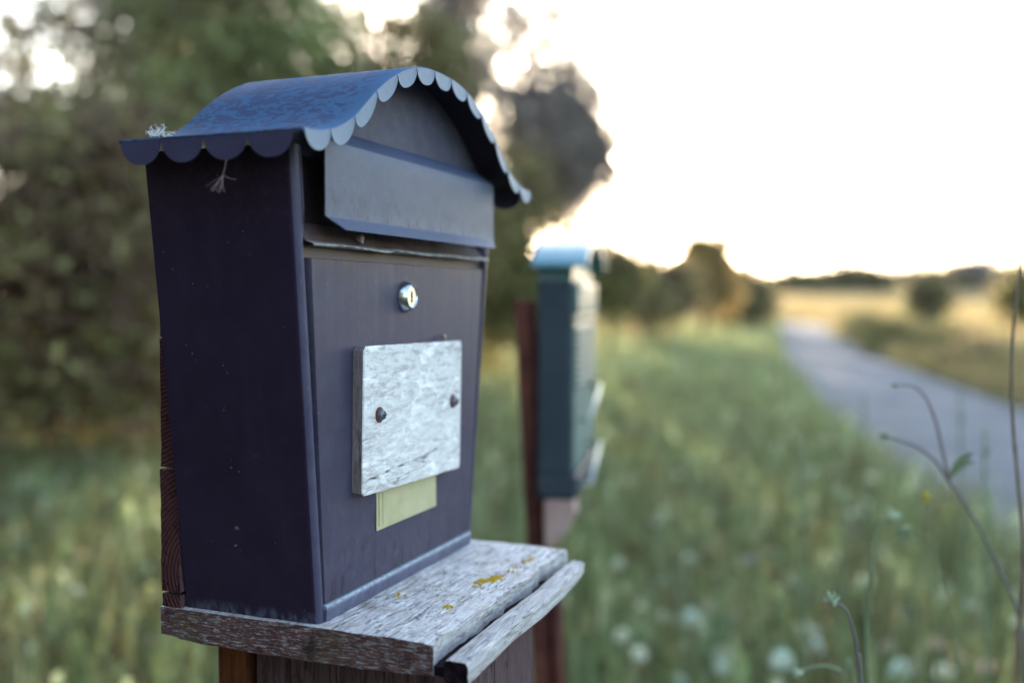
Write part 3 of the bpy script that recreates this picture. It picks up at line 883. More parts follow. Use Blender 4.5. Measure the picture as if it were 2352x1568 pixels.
def post2():
    pp = empty('signpost', (0, 0, 0))
    # red brown post behind the second box, from the ground up
    a = pix(1206, 690, 1.86); c = pix(1258, 1568, 1.86)
    dirv = (c - a); g = a + dirv * ((a.z - 0.0)/(a.z - c.z)); g.z = -.05
    pp.name = 'mailbox_post'; pp.location = g
    tag(pp, 'thin reddish brown post carrying the blue green mailbox', 'post')
    N = 26; V = []; Fc = []
    for i in range(N+1):
        t_ = i/N; p = g + (a - g)*t_ - g
        w_ = .0195 + .008*(1-t_)**.8 ; d_ = .020
        for sx, sy in ((-1,-1),(1,-1),(1,1),(-1,1)):
            q = Vector((i*.6, sx, sy)); V.append((p.x + sx*w_ + .0025*mnoise.noise(q*1.7), p.y + sy*d_, p.z))
    for i in range(N):
        for k in range(4):
            Fc.append((i*4+k, i*4+(k+1) % 4, (i+1)*4+(k+1) % 4, (i+1)*4+k))
    Fc += [(3,2,1,0), tuple(N*4+k for k in range(4))]
    o = mesh_obj('pole', V, Fc, M['rustpost'], pp); bevel(o, .004)
    # pale wooden bracket below the box
    V = []; q = [(1248,1150),(1318,1150),(1322,1180),(1300,1225),(1272,1255),(1250,1265)]
    P1 = [pix(x, y, 1.80) - g for x, y in q]; P2 = [pix(x, y, 1.80) + Vector((.01, .05, 0)) - g for x, y in q]
    n = len(q); V = P1+P2
    Fc = [tuple(range(n)), tuple(range(n, 2*n))[::-1]] + [(i, n+i, n+(i+1) % n, (i+1) % n) for i in range(n)]
    bevel(mesh_obj('bracket', V, Fc, M['palewood'], pp), .004)
    # pale lower batten
    t1 = pix(1276, 1265, 1.83) - g; t2 = pix(1284, 1568, 1.83) - g; dv = (t2-t1); t3 = t1 + dv*((t1.z - .02)/(t1.z - t2.z))
    b = MB(); b.tube([t1, t2, t3], .011, 8); b.build('batten', M['rustpost'], pp, True)
post2()

# ------------------------------------------------------------------ TERRAIN
def road_left(y): return np.interp(y, [-20,0,4.4,7.1,13,25,45,60,72,90,160], [2.0,2.1,2.4,2.65,3.7,6.5,11.6,15.6,15.5,6,-10])
def road_right(y): return np.interp(y, [-20,0,4.4,7.1,13,25,45,56,66,80,95,160], [5.0,5.2,5.5,5.8,6.5,8.9,14.0,17.4,18.6,16,8,-6])
def tz(x, y):
    """terrain height"""
    x = np.asarray(x, float); y = np.asarray(y, float)
    r = np.sqrt(x*x + y*y)
    h = .08*np.sin(x*.21+1)*np.cos(y*.17) * np.clip((r-6)/20, 0, 1)
    side = x - road_right(y)
    h = h*np.clip(np.abs(side)/4, 0, 1)
    h = h + np.clip(side/5, 0, 1)*.12 + np.clip(side-5, 0, 60)*.006
    h = h + np.clip((y-70)/140, 0, 1)**1.3 * 3.1
    h = h + np.clip((-x + road_left(y) - 6)/30, 0, 1)*1.0
    return h
def terrain():
    ys = np.concatenate([np.linspace(-25, 30, 80), np.linspace(31, 120, 60), np.linspace(124, 320, 34), [450, 700, 1100, 1600]])
    xs = np.concatenate([[-1200, -600, -300], np.linspace(-150, -12, 30), np.linspace(-11, 30, 90), np.linspace(31, 200, 50), [300, 600, 1200]])
    X, Y = np.meshgrid(xs, ys); Zt = tz(X, Y)
    V = np.stack([X.ravel(), Y.ravel(), Zt.ravel()], 1)
    nx = len(xs); I = np.arange((len(ys)-1)*nx).reshape(-1, nx)[:, :-1].ravel()
    Fq = np.stack([I, I+1, I+nx+1, I+nx], 1)
    t = NT('meadow soil'); co = t.coord()
    c = t.mix(t.ramp(t.noise(co, .5, 6, .6), [(.35,0),(.65,1)]), (.09,.09,.045), (.15,.17,.085))
    c = t.mix(t.ramp(t.noise(co, 8, 6, .6), [(.4,0),(.65,1)]), c, (.07,.045,.03))
    sx = sep(t, co)
    gold = t.math('MULTIPLY', mrange(t, sx[0], 10, 18), mrange(t, sx[1], 28, 60))  # golden sunlight on the far field, put into the ground colour
    c = t.mix(gold, c, (.34,.25,.14))
    t.bump(t.noise(co, 20, 6, .7), .8, .05)
    m = t.set(Base_Color=c, Roughness=1.0, Specular_IOR_Level=.1)
    o = np_mesh('ground', V, Fq, m, smooth=True); tag(o, kind='structure')
    o['label'] = 'grassy ground'
    del o['label']
terrain()
def road():
    ys = np.concatenate([np.linspace(-20, 30, 90), np.linspace(31, 110, 60)]); V = []; n = 9
    for y in ys:
        a, b = float(road_left(y)), float(road_right(y))
        for k in range(n):
            x = a + (b-a)*k/(n-1); V.append((x, y, float(tz(x, y)) + .02 + .03*math.sin(math.pi*k/(n-1))))
    Fq = [(j*n+k, j*n+k+1, (j+1)*n+k+1, (j+1)*n+k) for j in range(len(ys)-1) for k in range(n-1)]
    t = NT('pale gravel road'); co = t.coord()
    c = t.mix(t.ramp(t.noise(co, 1.2, 6, .6), [(.35,0),(.65,1)]), (.094,.104,.122), (.150,.160,.178))
    c = t.mix(t.ramp(t.noise(co, 60, 4, .7), [(.5,0),(.7,1)]), c, (.19,.20,.215))
    t.bump(t.noise(co, 90, 5, .7), .5, .01)
    o = mesh_obj('road', V, Fq, t.set(Base_Color=c, Roughness=.9, Specular_IOR_Level=.05), smooth=True); tag(o, kind='structure')
road()

# ------------------------------------------------------------------ GRASS
def blades(x, y, h, wd, lean=.35, rnd=None):
    """two-segment tapering blades as 5-vertex strips (quads + degenerate tip)"""
    n = len(x); z = tz(x, y)
    a = RNG.uniform(0, 2*np.pi, n); b = RNG.uniform(0, 2*np.pi, n); ln = np.abs(RNG.normal(0, lean, n))
    cx, cy = np.cos(a)*wd, np.sin(a)*wd; dx, dy = np.cos(b)*ln*h, np.sin(b)*ln*h
    P = np.zeros((n, 6, 3))
    for i, (t_, wf) in enumerate(((0, 1.), (.55, .8), (1, .12))):
        off = t_**1.8
        for s, k in ((-1, 0), (1, 1)):
            P[:, 2*i+k, 0] = x + dx*off + s*cx*wf; P[:, 2*i+k, 1] = y + dy*off + s*cy*wf
            P[:, 2*i+k, 2] = z - .02 + (h+.02)*t_*(1 - .25*ln*t_)
    base = np.arange(n)[:, None]*6
    F = np.concatenate([base + np.array([0,1,3,2]), base + np.array([2,3,5,4])], 0)
    r = RNG.random(n) if rnd is None else rnd
    return P.reshape(-1, 3), F, np.repeat(r, 6)
def meadow():
    parts = []
    def zone(n, y0, y1, xl, xr, h0, h1, w0, w1, p=1.):
        y = y0 + (y1-y0)*RNG.random(n)**p
        x = xl(y) + (xr(y)-xl(y))*RNG.random(n)
        hh = RNG.uniform(h0, h1, n) * (.75 + .5*RNG.random(n))
        ww = RNG.uniform(w0, w1, n)
        # keep the road clear
        ok = (x < road_left(y) + RNG.normal(0, .25, n))
        parts.append((x[ok], y[ok], hh[ok], ww[ok]))
    zone(30000, 1.9, 5.5, lambda y: -.62*y-.3, lambda y: np.minimum(.62*y+.3, road_left(y)+.2), .26, .50, .0018, .0040)
    zone(60000, 5.5, 14, lambda y: -.60*y, lambda y: road_left(y)+.2, .22, .46, .003, .006)
    zone(60000, 14, 45, lambda y: np.maximum(-.3*y, -8), lambda y: road_left(y)+.2, .22, .45, .008, .016, 1.2)
    zone(16000, 45, 110, lambda y: .1*y, lambda y: road_left(y)+.3, .3, .5, .02, .04)
    zone(9000, .3, 1.9, lambda y: -1.6+0*y, lambda y: 1.7+0*y, .18, .34, .0018, .0035)
    x, y, h, wd = [np.concatenate(q) for q in zip(*parts)]
    V, F, r = blades(x, y, h, wd)
    # seed heads and small leaves carried on some of the blades: little bunches of faces
    def heads(n, y0, y1, size, k):
        hy = y0 + (y1-y0)*RNG.random(n); hx = -.6*hy + (road_left(hy) + .6*hy)*RNG.random(n)
        hz = tz(hx, hy) + RNG.uniform(.10, .46, n)
        c = np.stack([hx, hy, hz], 1)[np.repeat(np.arange(n), k)] + RNG.normal(size=(n*k, 3))*size*.8*np.array([.7, .7, 1.3])
        a = RNG.normal(size=(n*k, 3)); a /= np.linalg.norm(a, axis=1)[:, None]
        b = np.cross(a, RNG.normal(size=(n*k, 3))); b /= np.linalg.norm(b, axis=1)[:, None]
        P = np.stack([c - a*size, c + b*size*.5, c + a*size, c - b*size*.5], 1).reshape(-1, 3)
        rr = np.repeat(np.repeat(np.clip(RNG.random(n)**.55, 0, 1), k), 4)
        return P, np.arange(4*n*k).reshape(-1, 4), rr
    for q in ((1500, 1.9, 4.5, .012, 12), (2600, 4.5, 9, .017, 10), (2600, 9, 20, .026, 8), (1500, 20, 45, .045, 6)):
        P, Fh, rr = heads(*q); F = np.concatenate([F, Fh + len(V)]); V = np.concatenate([V, P]); r = np.concatenate([r, rr])
    # broad leaves standing in loose clumps
    nb = 1100; by = 1.9 + 9*RNG.random(nb)**1.2; bx = -.6*by + (road_left(by) + .6*by)*RNG.random(nb); k = 9
    x2 = np.repeat(bx, k) + RNG.normal(0, .05, nb*k); y2 = np.repeat(by, k) + RNG.normal(0, .05, nb*k)
    V2, F2, r2 = blades(x2, y2, RNG.uniform(.22, .5, nb*k), RNG.uniform(.004, .010, nb*k), .3, np.clip(np.repeat(RNG.choice([.1,.3,.45,.55,.64,.8,.86,.9], nb), k) + RNG.normal(0,.03,nb*k), 0, 1))
    F = np.concatenate([F, F2 + len(V)]); V = np.concatenate([V, V2]); r = np.concatenate([r, r2])
    mat = leafmat('meadow grass', [(0, (.070,.088,.030)), (.2, (.175,.26,.088)), (.45, (.25,.39,.17)), (.6, (.28,.28,.10)), (.70, (.10,.055,.034)), (.78, (.16,.09,.048)), (.86, (.42,.54,.26)), (1, (.80,.88,.66))], .45, patch=(.090,.056,.034), patch_scale=6.0, column=True, patch2=(.27,.40,.21))
    o = np_mesh('meadow_grass', V, F, mat, rnd=r); tag(o, 'long green and brown meadow grass around the mailboxes up to the road edge', 'grass', kind='stuff')
meadow()
def far_field():
    n = 60000
    y = 7 + 150*RNG.random(n)**1.7
    x = road_right(y) + .1 + RNG.random(n)**1.3*(.62*y + 12 - road_right(y) + 4)
    ok = x > road_right(y); x, y = x[ok], y[ok]
    d = np.hypot(x, y)
    h = RNG.uniform(.25, .6, len(x)); wd = .004 + d*.00045
    V, F, r = blades(x, y, h, wd, .3)
    mat = leafmat('field grass with golden sunlight in colour', [(0, (.20,.14,.06)), (.3, (.36,.26,.13)), (.6, (.46,.34,.20)), (.8, (.22,.20,.08)), (1, (.56,.42,.27))], .45, patch=(.17,.15,.06), patch_scale=.16)  # golden sunlight is put into the blade colours
    nt_ = mat.node_tree; 
    o = np_mesh('field_grass', V, F, mat, rnd=r); tag(o, 'golden sunlit field grass beyond the road', 'grass', kind='stuff')
far_field()

# ------------------------------------------------------------------ TREES
LEAF = {
 'dark': leafmat('dark brown green leaves', [(0, (.08,.050,.040)), (.35, (.15,.115,.065)), (.6, (.24,.23,.10)), (1, (.42,.46,.24))], .35, patch=(.11,.060,.052), patch_scale=1.3, patch2=(.30,.33,.16)),
 'brown': leafmat('brown undergrowth leaves', [(0, (0.1020,0.0552,0.0504)), (.4, (0.1920,0.1200,0.0840)), (.62, (0.3120,0.2520,0.1080)), (1, (0.5520,0.5640,0.2400))], .35, patch=(0.1140,0.0576,0.0528), patch_scale=1.6, patch2=(0.3960,0.4200,0.1680)),
 'green': leafmat('fresh green leaves', [(0, (.11,.10,.045)), (.5, (.235,.26,.105)), (1, (.43,.49,.22))], .45, patch=(.16,.115,.075), patch_scale=1.1, patch2=(.34,.40,.15)),
 'olive': leafmat('olive green leaves', [(0, (.09,.075,.040)), (.5, (.20,.19,.075)), (1, (.36,.37,.15))], .45, patch=(.16,.105,.065), patch_scale=.8),
 'grey': leafmat('grey purple leaves', [(0, (0.1610,0.1265,0.1265)), (.5, (0.2760,0.2300,0.2127)), (1, (0.4370,0.3910,0.3220))], .4),
 'gold': leafmat('backlit golden green leaves', [(0, (.17,.13,.055)), (.5, (.32,.23,.09)), (1, (.45,.33,.15))], .5),
}
M['bark'] = simple('dark bark', (.075,.050,.050), .9, 0, var=(.04,.025,.028), vs=10, bumps=.8)
def crown_mesh(name, clumps, size, density, mat, parent, origin):
    """clumps: list of (centre, radii). leaves spread through the volume, denser near the shells, bunched"""
    C = []; Q = []
    for (c, rad, *df) in clumps:
        vol = rad[0]*rad[1]*rad[2]; n = max(40, int(1.5*density*(df[0] if df else 1)*vol**(2/3)))
        # bunch centres then leaves around them
        nb = max(10, n//9)
        d = RNG.normal(size=(nb, 3)); d /= np.linalg.norm(d, axis=1)[:, None]
        rr = RNG.random(nb)**.42
        B = np.array(c) + d*rr[:, None]*np.array(rad)*(1 + .32*RNG.normal(size=(nb, 1)))
        k = RNG.integers(0, nb, n)
        P = B[k] + RNG.normal(size=(n, 3))*size*2.3
        C.append(P); Q.append(np.clip(.62*RNG.random(nb)[k] + .45*RNG.random(n) - .03, 0, 1))
    P = np.concatenate(C); QR = np.concatenate(Q); n = len(P)
    P[:, 2] = np.maximum(P[:, 2], tz(P[:, 0], P[:, 1]) + .03)
    a = RNG.normal(size=(n, 3)); a /= np.linalg.norm(a, axis=1)[:, None]
    b = np.cross(a, RNG.normal(size=(n, 3))); b /= np.linalg.norm(b, axis=1)[:, None]
    s = size*(.6 + .8*RNG.random(n))[:, None]
    P = P - np.array(origin)
    V = np.stack([P - a*s, P + b*s*.45, P + a*s, P - b*s*.45], 1).reshape(-1, 3)
    F = np.arange(4*n).reshape(-1, 4)
    return np_mesh(name, V, F, mat, parent, rnd=np.repeat(QR, 4))
def tree(kind, label, cat, px, depth, clumps_px, leaf, size, dens, group, trunk_r=.06, flat=.7, trunk=True, trunk_top=None, species='tree'):
    """clumps_px: list of (px, py, half width px, half height px, extra depth)"""
    base = pix(px, 700, depth); base.z = float(tz(base.x, base.y))
    t = empty(kind, base); tag(t, label, cat, group)
    f = 2352*F_OVER_W; cl = []
    for (cx, cy, rx, ry, dz, *df) in clumps_px:
        c = pix(cx, cy, depth+dz); sc_ = (depth+dz)/f
        cl.append(((c.x, c.y, c.z), (rx*sc_, max(rx, ry)*sc_*flat, ry*sc_), (df[0] if df else 1)))
    crown_mesh('crown', cl, size, dens, LEAF[leaf], t, base)
    if trunk:
        b = MB(); top = max(c[0][2] for c in cl); 
        if trunk_top is None: tt = Vector(max(cl, key=lambda c: c[0][2])[0]) - base
        else: tt = pix(trunk_top[0], trunk_top[1], depth) - base
        pts = smoothed([(0,0,-.1), (tt.x*.15+.03, tt.y*.1, tt.z*.35), (tt.x*.6-.04, tt.y*.5, tt.z*.7), tt], 5)
        b.tube(pts, [trunk_r*(1-.75*i/(len(pts)-1)) for i in range(len(pts))], 9)
        for (c, rad, df) in cl:
            s_ = pts[int(len(pts)*.45)]; e = Vector(c) - base
            br = smoothed([s_, s_.lerp(e, .5) + Vector((0,0,.1*rad[2])), e], 4)
            b.tube(br, [trunk_r*.45*(1-.8*i/(len(br)-1)) for i in range(len(br))], 6)
        b.build('trunk', M['bark'], t, True)
    return t
G1 = 'trees along the left side of the meadow'
tree('bush', 'dark brown thicket at the far left edge behind the grass', 'bush', 80, 7.4,
     [(-60,640,240,330,0),(120,520,200,260,.5),(250,700,200,280,.2),(60,900,240,170,.1),(330,900,190,170,0),(200,380,200,140,.4)], 'brown', .05, 4600, G1, .05)
tree('tree', 'loose tree at the top left corner with bright sky gaps in its crown', 'tree', 60, 11.0,
     [(150,300,240,130,0),(330,150,120,150,.6),(20,180,60,40,.3),(270,30,80,70,.2),(20,300,150,90,0),(140,30,45,35,.5),(60,60,80,40,.3,.5),(180,110,60,60,.6,.6),(30,110,60,40,.5,.5),(100,10,90,40,.2,.8),(40,90,70,60,.4,.8),(200,60,90,70,.1,.9),(300,-20,120,60,.3)], 'dark', .055, 2600, G1, .07)
tree('tree', 'tall fresh green tree directly behind the blue roof of the near mailbox', 'tree', 560, 10.0,
     [(560,120,230,200,0),(420,330,190,200,-.3),(700,300,170,210,.3),(400,40,140,130,.5),(690,60,90,90,.3),(520,520,260,240,0),(560,-60,200,120,0),(770,130,50,60,0),(760,40,30,50,.2)], 'green', .055, 3600, G1, .09)
tree('tree', 'brown shaded tree standing between the top left corner and the green tree', 'tree', 330, 12.5,
     [(380,230,170,200,0),(480,420,170,200,.2),(300,430,200,200,.2),(440,60,120,120,0),(620,420,200,200,.4),(750,420,160,220,.4)], 'brown', .065, 3000, G1, .09)
tree('bush', 'olive shaded bush left of the near mailbox between thicket and green tree', 'bush', 300, 8.6,
     [(230,420,200,210,0),(340,560,200,230,-.2),(300,800,220,220,-.2),(150,330,130,110,.2)], 'olive', .048, 3000, G1, .05)
# unseen trees added beside and behind the camera to darken the mailbox side
for i, (x, y, h, lab) in enumerate([(-4.6,3.6,6.0,'tall unseen shade tree added left of the picture edge'),(-4.4,.4,6.5,'tall unseen shade tree added level with the camera'),(-4.4,-3.0,6.5,'tall unseen shade tree added just behind the camera'),(-2.6,-5.6,6.5,'tall unseen shade tree added further behind the camera'),(.6,-6.6,6.0,'unseen shade tree added straight behind the camera')]):
    base = Vector((x, y, float(tz(x, y)))); t_ = empty('tree', base); tag(t_, lab, 'tree', 'unseen shade trees added beside and behind the photographer')
    crown_mesh('crown', [((x, y, h*.35), (1.5, 1.7, h*.36)), ((x+.3, y+.4, h*.68), (1.6, 1.8, h*.32)), ((x-.4, y-.8, h*.6), (1.3, 1.4, h*.3))], .12, 900, LEAF['brown'], t_, base)
    b_ = MB(); b_.tube([(0,0,-.1), (.1,0,h*.4), (0,.1,h*.75)], [.12,.09,.04], 10); b_.build('trunk', M['bark'], t_, True)
tree('tree', 'olive green tree seen above the right part of the blue roof', 'tree', 880, 12.0,
     [(900,330,180,170,0),(1010,460,150,210,.3),(780,200,90,90,.1),(1000,200,90,130,.2),(985,90,45,70,.2),(900,180,100,60,0),(870,120,70,28,0),(860,60,80,22,.2,.8),(930,60,50,50,0,.9),(820,10,60,30,.1,.5)], 'olive', .06, 3400, G1, .08)
tree('tree', 'dark purplish tree top leaning over the picture above the mailbox ridge', 'tree', 1060, 14.0,
     [(1020,20,70,120,0),(1055,120,50,90,.2),(1090,-40,80,50,0),(1030,270,50,140,0),(1100,190,45,60,.2,.7),(1130,80,50,50,.1,.6)], 'grey', .07, 3400, G1, .16, trunk_top=(1030,60))
tree('tree', 'tall grey brown tree with light breaking through, above the second mailbox', 'tree', 1290, 17.0,
     [(1270,330,70,90,0),(1325,300,60,70,0,.7),(1305,400,70,80,.1,.7),(1385,300,30,40,0,.35),(1375,400,30,36,0,.35),(1240,330,60,100,0,.9),(1190,300,50,80,.1,.8),(1240,250,70,50,.4),(1330,240,60,60,.2),(1350,380,55,75,.1),(1270,440,90,90,0),(1180,215,40,50,.3,.8),(1150,300,40,50,.1,.4),(1240,130,50,45,.1,.4),(1190,30,40,50,.2,.35),(1290,180,35,26,.2),(1365,330,45,90,.1,.4),(1130,150,50,40,0,.4),(1210,80,45,40,.5,.3),(1130,240,40,50,.2,.6),(1260,40,35,35,.3,.7),(1320,130,50,40,0,.3),(1200,100,60,80,.1,.18),(1150,30,60,50,0,.22),(1250,190,55,45,.2,.4),(1335,215,45,40,.1,.5),(1310,330,125,160,0,.10),(1390,350,30,60,.1,.4),(1270,20,50,50,.2,.4)], 'grey', .085, 2500, G1, .14)
tree('bush', 'yellow green bush between the near mailbox and the second mailbox', 'bush', 1200, 14.5,
     [(1150,560,110,170,0),(1220,640,90,130,.3),(1130,720,130,110,0),(1210,460,55,90,.2),(1130,420,55,90,0,.6),(1140,620,110,190,0)], 'olive', .065, 3300, G1, .06)
tree('bush', 'dark green bush directly right of the second mailbox', 'bush', 1400, 24,
     [(1390,620,40,50,.1),(1435,640,35,45,.1),(1400,660,60,80,0),(1350,640,60,100,.2),(1420,620,30,35,0)], 'olive', .1, 2800, G1, .08)
tree('bush', 'dark purple brown bush low in the hedge right of the second mailbox', 'bush', 1500, 30,
     [(1475,645,55,40,.1),(1560,650,35,35,0),(1490,690,70,60,0),(1540,670,55,50,.2),(1450,660,40,45,0)], 'brown', .12, 2800, G1, .09)
tree('tree', 'small golden backlit tree standing up out of the hedge', 'tree', 1615, 36,
     [(1600,610,34,45,0),(1645,600,26,50,0),(1658,556,12,18,.3),(1640,585,24,28,.3),(1622,560,10,18,.2),(1600,575,14,20,.1),(1590,650,50,50,0),(1650,660,45,50,0),(1590,565,25,25,0)], 'gold', .11, 2200, G1, .14)
tree('bush', 'low dark bush at the end of the hedge beside the road', 'bush', 1700, 46,
     [(1690,665,45,30,.1),(1650,650,35,35,0),(1690,690,50,35,0),(1730,700,35,22,0),(1660,680,40,45,0),(1700,655,28,18,0)], 'dark', .17, 2600, G1, .1)
G2 = 'bushes beyond the road'
tree('bush', 'round dark bush standing alone in the golden field', 'bush', 2130, 46,
     [(2130,690,36,40,0),(2125,665,26,22,0)], 'dark', .16, 3200, G2, .12)
tree('bush', 'yellow green bush at the right edge in the field', 'bush', 2340, 34,
     [(2345,690,40,40,0),(2380,670,50,50,0)], 'olive', .14, 2800, G2, .12)
tree('bush', 'low olive shrub on the near bank across the road', 'bush', 2080, 26,
     [(2080,785,70,28,0),(2160,790,60,30,.4),(2010,770,50,18,.3)], 'olive', .09, 2400, G2, .04, trunk=False)
tree('bush', 'olive shrub on the near bank where the road narrows', 'bush', 1985, 34,
     [(1975,745,55,16,0),(2050,750,60,18,.4)], 'olive', .09, 2000, G2, .04, trunk=False)
tree('bush', 'brownish shrub at the right edge on the bank across the road', 'bush', 2300, 19,
     [(2300,830,90,34,0),(2400,830,90,45,.4),(2220,815,60,24,.3)], 'brown', .07, 2200, G2, .04, trunk=False)
G3 = 'distant trees on the horizon'
for i, (px, top, hw, kd, lab) in enumerate([
    (1830, 652, 60, 'dark', 'faint low tree on the horizon just right of the hedge end'),
    (1955, 637, 62, 'dark', 'broad rounded dark tree on the horizon above the road'),
    (2045, 652, 55, 'grey', 'low greyish tree on the horizon right of the broad rounded one'),
    (2140, 648, 60, 'dark', 'dark tree on the horizon above the lone round field bush'),
    (2230, 622, 48, 'grey', 'tallest pointed tree on the right part of the horizon'),
    (2310, 648, 70, 'brown', 'brown tree on the horizon at the right edge'),
    (2420, 640, 80, 'dark', 'dark tree on the horizon cut off by the right edge')]):
    dpt = 190 + i*4
    tree('tree', lab, 'tree', px, dpt, [(px, (top+672)/2+4, hw, (672-top)/2+5, 0), (px+hw*.6, (top+672)/2+10, hw*.6, (672-top)/2, 1)], kd, .6, 1100, G3, .4, flat=.5)

# ------------------------------------------------------------------ FLOWERS
def petalmat(name, c):
    return simple(name, c, .7, 0, var=tuple(q*.7 for q in c), vs=80, spec=.2)
PET = [petalmat('pale cream petals', (.85,.88,.72)), petalmat('pale green white petals', (.72,.85,.74)), petalmat('dusty pink petals', (.62,.46,.40)), petalmat('lilac petals', (.50,.46,.60))]
STEM = simple('dull green stem', (.16,.19,.10), .7)
def flower_head_mesh(name, mat, r, n=70):
    P = []; F = []
    for i in range(n):
        ph = math.acos(1 - 1.55*(i+.5)/n); th = i*2.39996
        d = Vector((math.sin(ph)*math.cos(th), math.sin(ph)*math.sin(th), math.cos(ph)))
        s = d.cross(Vector((0,0,1))); s = s.normalized() if s.length > .01 else Vector((1,0,0))
        u = s.cross(d)
        L = r*random.uniform(.8, 1.1); w_ = r*.16; b = len(P)
        P += [d*L*.35, d*L*.8 + s*w_, d*L + u*w_*.3, d*L*.8 - s*w_]; F.append((b, b+1, b+2, b+3))
    me = bpy.data.meshes.new(name); me.from_pydata([tuple(p) for p in P], [], F); me.materials.append(mat); return me
HEADS = [flower_head_mesh('flower_head', PET[i], .025 if i < 2 else .020) for i in range(4)]
def stem_mesh(h, bend):
    b = MB(); b.tube(smoothed([(0,0,0), (bend*.15,0,h*.5), (bend, 0, h)], 5), [.0018]*11, 5)
    me = bpy.data.meshes.new('stem'); me.from_pydata(b.v, [], b.f); me.materials.append(STEM); return me, (bend, 0, h)
STEMS = [stem_mesh(.36, .05), stem_mesh(.42, -.04), stem_mesh(.30, .02)]
ADJ = ['cream', 'greenish white', 'dusty pink', 'lilac']
def flower(x, y, kind, si, label, sc_=1.0, group='blurred meadow flowers in the grass'):
    e = empty('meadow_flower', (x, y, float(tz(x, y)))); tag(e, label, 'flower', group)
    me, top = STEMS[si]
    s = bpy.data.objects.new('stem', me); COL.objects.link(s); s.parent = e
    h = bpy.data.objects.new('flower_head', HEADS[kind]); COL.objects.link(h); h.parent = e; h.location = top; h.scale = (sc_,)*3
    e.rotation_euler = (0, 0, random.uniform(0, 6.28))
# positions read as (x px, y px of head) with head height about .4 m
FL = [(1240*1+620,1090,0,1.5),(1990,1100,0,1.0),(1840,1080,1,1.2),(1745,1265,2,1.3),(1720,1290,3,.9),(1850,1450,0,1.7),(1890,1475,1,1.3),(1770,1510,1,1.4),(1540,1420,0,1.2),(1620,1430,1,1.5),
      (1650,1400,2,1.0),(2030,1490,2,1.4),(2110,1470,2,1.2),(1500,1500,0,1.0),(1520,1340,1,1.0),(1760,1030,1,.9),(1600,1060,1,.8),(1640,1180,1,.8),(1950,1280,1,.8),(1440,1300,0,.9),
      (2180,1360,1,.8),(2270,1390,1,.9),(2310,1430,0,.8),(1560,1560,1,1.1),(2150,1530,0,1.2),(1680,1010,0,.7),(1570,960,1,.7),(1820,990,0,.8),(1900,1010,1,.7),(1460,1100,1,.7),(1700,1400,2,.8),
      (1430,1470,0,1.0),(1655,1510,0,1.3),(1700,1540,1,1.1),(1590,1290,1,1.0),(1480,1390,2,1.0),(1800,1340,1,.9),(1935,1180,0,.9),(1690,1120,1,.9),(1770,1180,0,.8),(1560,1090,0,.8),(1490,990,1,.7),(1640,930,0,.6),(2010,1340,0,1.0),(2090,1250,1,.8),(2060,1550,1,1.4),(2250,1520,2,1.2),(2300,1300,1,.8),(90,1400,1,.8),(200,1350,0,.7),(290,1230,1,.7),(320,1480,2,.7),(1980,1220,3,.6),(2080,1400,3,.7),(30,1500,1,.6),(120,1150,1,.9),(240,1160,2,.8),(60,1250,3,.7),(1530,1200,1,.7),(1860,1200,0,.7)]
zones = ['left of the near post', 'beside the second mailbox post', 'in the lower middle grass', 'in the lower right grass', 'towards the road edge']
seen = {}
for i, (px, py, kd, sc_) in enumerate(FL):
    si = i % 3; hgt = (.36, .42, .30)[si]
    f = 2352*F_OVER_W; k = (py - 784)/f; 
    dirz = -math.sin(PITCH) - k*math.cos(PITCH); diry = math.cos(PITCH) - k*math.sin(PITCH)
    depth = (hgt - CAMZ)/dirz*diry
    p = pix(px, py, depth)
    zone = zones[0] if px < 600 else zones[1] if px < 1560 else zones[4] if py < 1130 else zones[2] if px < 1900 else zones[3]
    sz = 'large' if sc_ >= 1.3 else 'small' if sc_ < .85 else 'medium'
    key = f'{sz} {ADJ[kd]} flower head {zone}'
    seen[key] = seen.get(key, 0) + 1
    flower(p.x, p.y, kd, si, key, sc_)
# make the labels single out: neighbours with equal words are told apart by picture position
groups = {}
for o in COL.objects:
    if o.get('category') == 'flower': groups.setdefault(o['label'], []).append(o)
for lab, os_ in groups.items():
    if len(os_) < 2: continue
    os_.sort(key=lambda o: o.location.x/o.location.y)
    words = ['leftmost', 'second from left', 'third from left', 'fourth from left', 'fifth from left', 'sixth from left', 'seventh from left', 'eighth from left', 'ninth from left', 'tenth from left', 'eleventh from left', 'twelfth from left', 'thirteenth from left'] if True else ['leftmost', 'second from left', 'third from left', 'fourth from left', 'fifth from left', 'sixth from left', 'seventh from left', 'eighth from left', 'ninth from left']
    for i, o in enumerate(os_):
        o['label'] = (words[i] if i < len(os_)-1 else 'rightmost') + ' ' + lab

